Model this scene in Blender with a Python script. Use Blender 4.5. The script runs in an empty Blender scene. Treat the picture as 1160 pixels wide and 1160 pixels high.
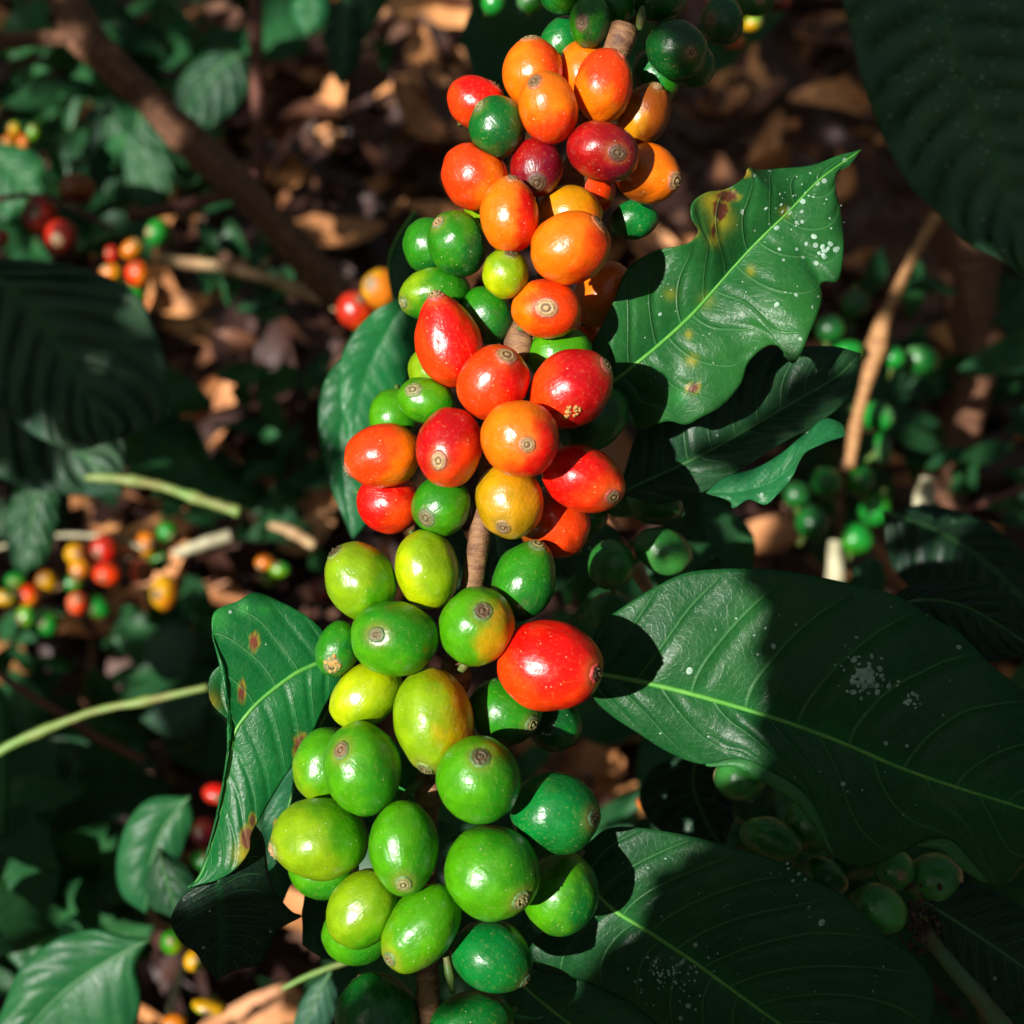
import bpy, math, random
from mathutils import Vector, Matrix, noise
R = math.radians
S = bpy.context.scene
COL = S.collection
rnd = random.Random(7)

# ------------------------------------------------------------------ camera frame
K = 1593.5            # focal length in photo pixels (photo 1160 px square, 40 deg)
D0 = 0.26             # distance to the branch in metres
H = 0.85              # height of the camera above the soil
cam_rot = Matrix.Rotation(R(40), 3, 'X')
cam_loc = Vector((0, 0, H))
def W(v): return cam_rot @ Vector(v) + cam_loc
def cam_pt(px, py, d): return Vector(((px-580)/K*d, -(py-580)/K*d, -d))
def P(px, py, d): return W(cam_pt(px, py, d))
def Z(z): return D0*(1 - z/K)      # z: photo pixels towards the camera, at the branch
def ground_depth(px, py):
    return H/(0.7660444 - 0.6427876*(-(py-580)/K))
SUN = Vector((-0.50, 0.02, 0.866)).normalized()      # towards the sun, camera frame
U_ = (Vector((1, 0, 0)) - SUN*SUN.x).normalized(); V_ = SUN.cross(U_).normalized()
SW = cam_rot @ SUN

cd = bpy.data.cameras.new('camera'); co = bpy.data.objects.new('camera', cd); COL.objects.link(co)
co.matrix_world = Matrix.Translation(cam_loc) @ cam_rot.to_4x4()
cd.sensor_width = 36; cd.lens = 18/math.tan(R(20)); cd.clip_start = 0.01; cd.clip_end = 200
cd.dof.use_dof = True; cd.dof.focus_distance = D0*0.985; cd.dof.aperture_fstop = 17.0
S.camera = co

w = bpy.data.worlds.new('World'); S.world = w; w.use_nodes = True
nt = w.node_tree; bg = nt.nodes['Background']
sk = nt.nodes.new('ShaderNodeTexSky'); sk.sky_type = 'NISHITA'; sk.sun_disc = False
sk.sun_elevation = math.asin(SW.z); sk.sun_rotation = math.atan2(SW.x, SW.y)
hs = nt.nodes.new('ShaderNodeHueSaturation'); hs.inputs['Saturation'].default_value = .55
nt.links.new(sk.outputs[0], hs.inputs['Color']); nt.links.new(hs.outputs[0], bg.inputs[0]); sk.dust_density = 4.0; bg.inputs[1].default_value = 0.05
sl = bpy.data.lights.new('sun', 'SUN'); sl.energy = 5.0; sl.angle = R(0.55); sl.color = (1, .96, .90)
so = bpy.data.objects.new('sun', sl); COL.objects.link(so); so.location = (0, 0, 3)
so.rotation_euler = SW.to_track_quat('Z', 'Y').to_euler()
S.view_settings.view_transform = 'Standard'; S.view_settings.look = 'None'
S.view_settings.exposure = 0.74; S.view_settings.gamma = 1
S.render.engine = 'CYCLES'; S.render.resolution_x = 1024; S.render.resolution_y = 1024

# ------------------------------------------------------------------ materials
def lin(c, k=1.0):
    return tuple(((x/255)/12.92 if x/255 <= .04045 else ((x/255+.055)/1.055)**2.4)*k for x in c)
class NT:
    def __init__(s, name):
        s.m = bpy.data.materials.new(name); s.m.use_nodes = True; s.t = s.m.node_tree
        s.b = s.t.nodes['Principled BSDF']; s.out = s.t.nodes['Material Output']
    def n(s, typ, **kw):
        x = s.t.nodes.new(typ)
        for k, v in kw.items():
            if k.startswith('i_'): x.inputs[k[2:].replace('_', ' ')].default_value = v
            else: setattr(x, k, v)
        return x
    def l(s, a, b): s.t.links.new(a, b)
    def math(s, op, a, b=None, c=None):
        x = s.t.nodes.new('ShaderNodeMath'); x.operation = op
        for i, v in enumerate((a, b, c)):
            if v is None: continue
            if isinstance(v, (int, float)): x.inputs[i].default_value = v
            else: s.l(v, x.inputs[i])
        return x.outputs[0]
    def mix(s, f, a, b, blend='MIX'):
        x = s.t.nodes.new('ShaderNodeMix'); x.data_type = 'RGBA'; x.blend_type = blend
        for sock, v in ((x.inputs[0], f), (x.inputs[6], a), (x.inputs[7], b)):
            if isinstance(v, (int, float)): sock.default_value = v
            elif isinstance(v, tuple): sock.default_value = (*v, 1) if len(v) == 3 else v
            else: s.l(v, sock)
        return x.outputs[2]
    def ramp(s, f, p0, p1):
        x = s.t.nodes.new('ShaderNodeMapRange'); x.interpolation_type = 'SMOOTHSTEP'
        x.inputs[1].default_value = p0; x.inputs[2].default_value = p1
        s.l(f, x.inputs[0]); return x.outputs[0]
    def noise(s, scale, detail=3, vec=None, rough=.5):
        x = s.n('ShaderNodeTexNoise'); x.inputs['Scale'].default_value = scale
        x.inputs['Detail'].default_value = detail; x.inputs['Roughness'].default_value = rough
        if vec is not None: s.l(vec, x.inputs['Vector'])
        return x.outputs['Fac']
    def bump(s, h, strength, dist, prev=None):
        x = s.n('ShaderNodeBump'); x.inputs['Strength'].default_value = strength
        x.inputs['Distance'].default_value = dist; s.l(h, x.inputs['Height'])
        if prev is not None: s.l(prev, x.inputs['Normal'])
        return x.outputs['Normal']

def mat_cherry():
    a = NT('cherry_skin')
    col = a.n('ShaderNodeAttribute', attribute_name='Col').outputs['Color']
    tc = a.n('ShaderNodeTexCoord').outputs['Object']
    uv = a.n('ShaderNodeTexCoord').outputs['UV']
    n1 = a.noise(260, 4, tc); n2 = a.noise(1500, 2, tc)
    c = a.mix(a.ramp(n1, .35, .7), a.mix(1.0, col, (.80, .84, .80), 'MULTIPLY'), a.mix(1.0, col, (1.12, 1.08, 1.0), 'MULTIPLY'))
    c = a.mix(a.math('MULTIPLY', a.ramp(n2, .56, .72), .13), c, a.mix(.6, col, (.55, .45, .12)))
    v = a.n('ShaderNodeTexVoronoi'); v.inputs['Scale'].default_value = 1150; a.l(tc, v.inputs['Vector'])
    rv = a.n('ShaderNodeSeparateColor'); a.l(v.outputs['Color'], rv.inputs[0])
    pick = a.math('GREATER_THAN', rv.outputs[0], a.math('MULTIPLY_ADD', a.noise(120, 2, tc), -.5, 1.16))
    dot = a.math('MULTIPLY', a.math('LESS_THAN', v.outputs['Distance'], .15), pick)
    c = a.mix(a.math('MULTIPLY', dot, .55), c, (.62, .55, .32))
    # small brown scuffs
    n3 = a.noise(420, 5, tc, .65)
    c = a.mix(a.math('MULTIPLY', a.ramp(n3, .67, .73), .6), c, (.13, .06, .02))
    mp = a.n('ShaderNodeMapping'); mp.inputs['Scale'].default_value = (60, 3, 1); a.l(uv, mp.inputs[0])
    st = a.noise(1.0, 3, mp.outputs[0])
    c = a.mix(a.math('MULTIPLY', a.ramp(st, .60, .78), .16), c, a.mix(.5, col, (.5, .45, .15)))
    a.l(c, a.b.inputs['Base Color'])
    r = a.math('MULTIPLY_ADD', a.noise(500, 4, tc, .7), .34, .135)
    a.l(r, a.b.inputs['Roughness'])
    nb = a.bump(st, .16, .0004); nb = a.bump(a.noise(1300, 4, tc, .7), .24, .00026, nb); nb = a.bump(a.noise(300, 3, tc), .30, .0009, nb)
    nb = a.bump(dot, .4, .0001, nb)
    a.l(nb, a.b.inputs['Normal'])
    a.b.inputs['Subsurface Weight'].default_value = .12
    a.b.inputs['Subsurface Radius'].default_value = (.5, .35, .15)
    a.b.inputs['Subsurface Scale'].default_value = .003
    a.b.inputs['Specular IOR Level'].default_value = .55
    return a.m

def mat_simple(name, c1, c2, scale=300, rough=.6, bumpd=.0005, stretch=None, spec=.4, bs=.5):
    a = NT(name); tc = a.n('ShaderNodeTexCoord').outputs['Object']; v = tc
    if stretch:
        mp = a.n('ShaderNodeMapping'); mp.inputs['Scale'].default_value = stretch
        a.l(a.n('ShaderNodeTexCoord').outputs['UV'], mp.inputs[0]); v = mp.outputs[0]
    n = a.noise(scale, 5, v, .6)
    a.l(a.mix(a.ramp(n, .32, .68), c1, c2), a.b.inputs['Base Color'])
    a.b.inputs['Roughness'].default_value = rough; a.b.inputs['Specular IOR Level'].default_value = spec
    a.l(a.bump(n, bs, bumpd), a.b.inputs['Normal'])
    return a.m

def mat_leaf(name, veins=True, trans=.22, rough=.37, specks=0.0):
    """blade: colour from the Col attribute, veins from the UV (u along, v across -1..1)"""
    a = NT(name)
    col = a.n('ShaderNodeAttribute', attribute_name='Col').outputs['Color']
    tc = a.n('ShaderNodeTexCoord').outputs['Object']
    uv = a.n('ShaderNodeSeparateXYZ'); a.l(a.n('ShaderNodeTexCoord').outputs['UV'], uv.inputs[0])
    n1 = a.noise(60, 5, tc, .6); n2 = a.noise(700, 4, tc, .7)
    c = a.mix(a.ramp(n1, .3, .75), a.mix(1.0, col, (.78, .82, .85), 'MULTIPLY'), a.mix(1.0, col, (1.5, 1.18, 1.0), 'MULTIPLY'))
    c = a.mix(a.math('MULTIPLY', a.ramp(n2, .45, .8), .25), c, a.mix(.5, col, (.10, .16, .07)))
    nb = None
    if veins:
        v = a.math('SUBTRACT', uv.outputs[1], .5); av = a.math('MULTIPLY', a.math('ABSOLUTE', v), 2)
        side = a.math('MULTIPLY', a.math('GREATER_THAN', v, 0), .45)
        wob = a.math('MULTIPLY', a.noise(30, 2, tc), .35)
        ph = a.math('ADD', a.math('SUBTRACT', a.math('ADD', a.math('MULTIPLY', uv.outputs[0], 10.5), side), a.math('MULTIPLY', a.math('POWER', av, 1.35), 1.9)), wob)
        fr = a.math('ABSOLUTE', a.math('SUBTRACT', a.math('FRACT', ph), .5))
        line = a.math('SUBTRACT', 1.0, a.ramp(fr, .012, .045))
        line = a.math('MULTIPLY', line, a.math('SUBTRACT', 1.0, a.ramp(av, .75, .99)))
        vo = a.n('ShaderNodeTexVoronoi'); vo.feature = 'DISTANCE_TO_EDGE'; vo.inputs['Scale'].default_value = 760; a.l(tc, vo.inputs['Vector'])
        net = a.math('SUBTRACT', 1.0, a.ramp(vo.outputs['Distance'], .0, .10))
        c = a.mix(a.math('MULTIPLY', line, .50), c, (.07, .22, .07))
        c = a.mix(a.math('MULTIPLY', net, .12), c, (.06, .20, .07))
        rib_band = a.math('SUBTRACT', 1.0, a.ramp(av, .0, .16))  # greener band along the midrib
        c = a.mix(a.math('MULTIPLY', rib_band, .22), c, (.008, .16, .025))
        nb = a.bump(line, .5, .0005); nb = a.bump(net, .24, .00008, nb)
    if specks:
        sp = a.n('ShaderNodeAttribute', attribute_name='Spk').outputs['Fac']
        vv = a.n('ShaderNodeTexVoronoi'); vv.inputs['Scale'].default_value = 760; a.l(tc, vv.inputs['Vector'])
        rv = a.n('ShaderNodeSeparateColor'); a.l(vv.outputs['Color'], rv.inputs[0])
        thr = a.math('MULTIPLY', rv.outputs[1], .42)
        d = a.math('MULTIPLY', a.math('LESS_THAN', vv.outputs['Distance'], thr), a.math('GREATER_THAN', a.math('ADD', rv.outputs[0], a.math('MULTIPLY', sp, .5)), .988))
        c = a.mix(a.math('MULTIPLY', d, .75), c, (.30, .40, .32))
    nb = a.bump(a.noise(1600, 3, tc, .7), .22, .0002, nb)
    nb = a.bump(a.noise(110, 4, tc, .6), .34, .0012, nb)
    a.l(c, a.b.inputs['Base Color']); a.l(nb, a.b.inputs['Normal'])
    a.l(a.math('MULTIPLY_ADD', n2, .25, rough-.12), a.b.inputs['Roughness'])
    a.b.inputs['Specular IOR Level'].default_value = .22
    tr = a.n('ShaderNodeBsdfTranslucent'); a.l(a.mix(1.0, c, (1.6, 1.5, .8), 'MULTIPLY'), tr.inputs[0])
    mx = a.n('ShaderNodeMixShader'); mx.inputs[0].default_value = trans
    a.l(a.b.outputs[0], mx.inputs[1]); a.l(tr.outputs[0], mx.inputs[2]); a.l(mx.outputs[0], a.out.inputs[0])
    return a.m

def mat_litter():
    a = NT('dry_leaf'); g = a.n('ShaderNodeNewGeometry').outputs['Random Per Island']
    tc = a.n('ShaderNodeTexCoord').outputs['Object']
    r = a.n('ShaderNodeValToRGB'); a.l(g, r.inputs[0]); e = r.color_ramp.elements
    e[0].position = 0; e[0].color = (.045, .017, .012, 1); e[1].position = 1; e[1].color = (.70, .33, .12, 1)
    for p, c in ((.4, (.045, .016, .011, 1)), (.66, (.13, .05, .026, 1)), (.8, (.58, .25, .09, 1))):
        x = e.new(p); x.color = c
    n = a.noise(70, 5, tc, .65)
    a.l(a.mix(a.ramp(n, .35, .75), r.outputs[0], a.mix(1.0, r.outputs[0], (.55, .45, .42), 'MULTIPLY')), a.b.inputs['Base Color'])
    a.b.inputs['Roughness'].default_value = .6; a.l(a.bump(n, .5, .002), a.b.inputs['Normal'])
    return a.m

M = {}
M['skin'] = mat_cherry()
def mat_calyx():
    a = NT('calyx_scar'); col = a.n('ShaderNodeAttribute', attribute_name='Col').outputs['Color']
    tc = a.n('ShaderNodeTexCoord').outputs['Object']; n = a.noise(1800, 4, tc, .7)
    a.l(a.mix(a.ramp(n, .35, .75), col, a.mix(1.0, col, (.45, .40, .4), 'MULTIPLY')), a.b.inputs['Base Color'])
    a.b.inputs['Roughness'].default_value = .5; a.l(a.bump(n, .5, .0003), a.b.inputs['Normal']); return a.m
M['calyx'] = mat_calyx()
M['bark_tan'] = mat_simple('tan_bark', (.50, .27, .10), (.26, .11, .045), 1.0, .6, .002, (4, 50, 1))
M['lichen'] = mat_simple('pale_lichen', (.30, .42, .33), (.16, .26, .19), 900, .8, .0002)
M['scab'] = mat_simple('dry_scab', (.55, .33, .09), (.30, .14, .04), 900, .8, .0003)
M['stalk'] = mat_simple('fruit_stalk', (.06, .16, .03), (.12, .12, .03), 400, .5)
M['bark'] = mat_simple('branch_bark', (.27, .14, .06), (.09, .036, .02), 1.0, .62, .0012, (3, 60, 1), bs=.8)
M['bark_dark'] = mat_simple('trunk_bark', (.23, .105, .05), (.075, .03, .018), 1.0, .75, .003, (6, 40, 1), bs=.9)
M['bark_red'] = mat_simple('red_bark', (.17, .06, .035), (.07, .022, .018), 1.0, .7, .002, (6, 40, 1))
M['twig_green'] = mat_simple('green_twig', (.14, .27, .05), (.20, .20, .06), 60, .5)
M['twig_tan'] = mat_simple('dry_twig', (.52, .36, .18), (.30, .17, .08), 80, .6)
M['twig_pale'] = mat_simple('pale_stick', (.48, .44, .28), (.28, .25, .15), 80, .6)
M['stem_green'] = mat_simple('young_stem', (.05, .14, .05), (.09, .08, .03), 150, .5)
M['debris'] = mat_simple('debris', (.035, .012, .012), (.10, .05, .04), 600, .8)
M['leaf'] = mat_leaf('leaf_blade', True, .18, .36, 1.0)
M['leaf_bg'] = mat_leaf('leaf_far', True, .28, .36, 1.0)
M['rib'] = mat_simple('leaf_midrib', (.055, .24, .03), (.10, .30, .04), 300, .45, .0003)
M['rib_dark'] = mat_simple('leaf_midrib_dark', (.03, .11, .03), (.045, .14, .04), 300, .5, .0003)
M['litter'] = mat_litter()

# ------------------------------------------------------------------ object helpers
def tag(o, label=None, cat=None, group=None, kind=None):
    for k, v in (('label', label), ('category', cat), ('group', group), ('kind', kind)):
        if v: o[k] = v
    return o
def thing(name, loc, label, cat, group=None):
    o = bpy.data.objects.new(name, None); COL.objects.link(o); o.location = loc; o.empty_display_size = .005
    return tag(o, label, cat, group)
def mesh_obj(name, verts, faces, mat, parent=None, base=None, smooth=True, uv=None, col=None, spk=None):
    base = Vector(base) if base is not None else (parent.location.copy() if parent is not None and parent.parent is None else Vector((0, 0, 0)))
    me = bpy.data.meshes.new(name); me.from_pydata([Vector(v)-base for v in verts], [], faces)
    if smooth: me.polygons.foreach_set('use_smooth', [True]*len(me.polygons))
    if uv is not None:
        ul = me.uv_layers.new(name='UVMap')
        for lp in me.loops: ul.data[lp.index].uv = uv[lp.vertex_index]
    if col is not None:
        ca = me.color_attributes.new('Col', 'FLOAT_COLOR', 'POINT')
        for i, c in enumerate(col): ca.data[i].color = (c[0], c[1], c[2], 1)
    if spk is not None:
        at = me.attributes.new('Spk', 'FLOAT', 'POINT')
        for i, c in enumerate(spk): at.data[i].value = c
    me.materials.append(mat); me.update()
    o = bpy.data.objects.new(name, me); COL.objects.link(o)
    if parent is not None: o.parent = parent
    else: o.location = base
    return o

def crv(pts, n):
    """Catmull-Rom through pts, n samples evenly spaced by length"""
    pts = [Vector(p) for p in pts]
    if len(pts) == 2: return [pts[0].lerp(pts[1], i/(n-1)) for i in range(n)]
    q = [pts[0]*2-pts[1]] + pts + [pts[-1]*2-pts[-2]]; fine = []
    for i in range(1, len(q)-2):
        for k in range(24):
            t = k/24; p0, p1, p2, p3 = q[i-1], q[i], q[i+1], q[i+2]
            fine.append(.5*((2*p1)+(-p0+p2)*t+(2*p0-5*p1+4*p2-p3)*t*t+(-p0+3*p1-3*p2+p3)*t**3))
    fine.append(pts[-1])
    L = [0]
    for i in range(1, len(fine)): L.append(L[-1]+(fine[i]-fine[i-1]).length)
    out = []; j = 0
    for i in range(n):
        d = L[-1]*i/(n-1)
        while j < len(L)-2 and L[j+1] < d: j += 1
        s = L[j+1]-L[j]; out.append(fine[j].lerp(fine[j+1], (d-L[j])/s if s > 0 else 0))
    return out

def tube_geo(path, radii, seg=12, rough=0.0, seed=0):
    """path: world points; returns verts, faces, uv"""
    n = len(path); V = []; F = []; UV = []
    up = Vector((.3, .2, 1)).normalized(); L = 0
    for i, p in enumerate(path):
        t = (path[min(i+1, n-1)]-path[max(i-1, 0)]).normalized()
        a = t.cross(up).normalized(); b = t.cross(a).normalized()
        if i: L += (p-path[i-1]).length
        for k in range(seg):
            th = 2*math.pi*k/seg; r = radii[i]
            if rough: r *= 1+rough*noise.noise(Vector((math.cos(th)*1.4+seed, math.sin(th)*1.4, L/max(radii[0], 1e-5)*.35)))
            V.append(p+(a*math.cos(th)+b*math.sin(th))*r); UV.append((k/seg, L*10))
    for i in range(n-1):
        for k in range(seg):
            F.append((i*seg+k, i*seg+(k+1) % seg, (i+1)*seg+(k+1) % seg, (i+1)*seg+k))
    F.append(tuple(range(seg-1, -1, -1))); F.append(tuple((n-1)*seg+k for k in range(seg)))
    return V, F, UV
def rad_list(rs, n):
    out = []
    for i in range(n):
        x = i/(n-1)*(len(rs)-1); j = min(int(x), len(rs)-2); out.append(rs[j]+(rs[j+1]-rs[j])*(x-j))
    return out
def tube_px(name, pts, rs, depth, mat, parent=None, label=None, cat=None, group=None, n=40, seg=12, rough=.12, seed=0, base=None):
    """pts (px, py, z) with z added to depth (metres when depth given) ; rs radii in photo pixels at that depth"""
    c = crv(pts, n); rr = rad_list(rs, n); path = []; rad = []
    for p, r in zip(c, rr):
        d = Z(p.z) if depth is None else depth + p.z
        path.append(P(p.x, p.y, d)); rad.append(r*d/K)
    V, F, UV = tube_geo(path, rad, seg, rough, seed)
    b = path[0] if base is None and parent is None else base
    o = mesh_obj(name, V, F, mat, parent, b, uv=UV)
    if label: tag(o, label, cat, group)
    return o
# ------------------------------------------------------------------ coffee cherries of the main branch
G = .84
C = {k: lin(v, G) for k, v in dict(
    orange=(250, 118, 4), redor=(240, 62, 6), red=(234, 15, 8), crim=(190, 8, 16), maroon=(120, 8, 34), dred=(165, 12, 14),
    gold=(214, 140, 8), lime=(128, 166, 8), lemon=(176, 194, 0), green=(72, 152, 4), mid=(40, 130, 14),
    dk=(8, 104, 34), blue=(4, 116, 44), olive=(190, 142, 6), brown=(150, 70, 8), shade=(10, 84, 32)).items()}
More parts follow.
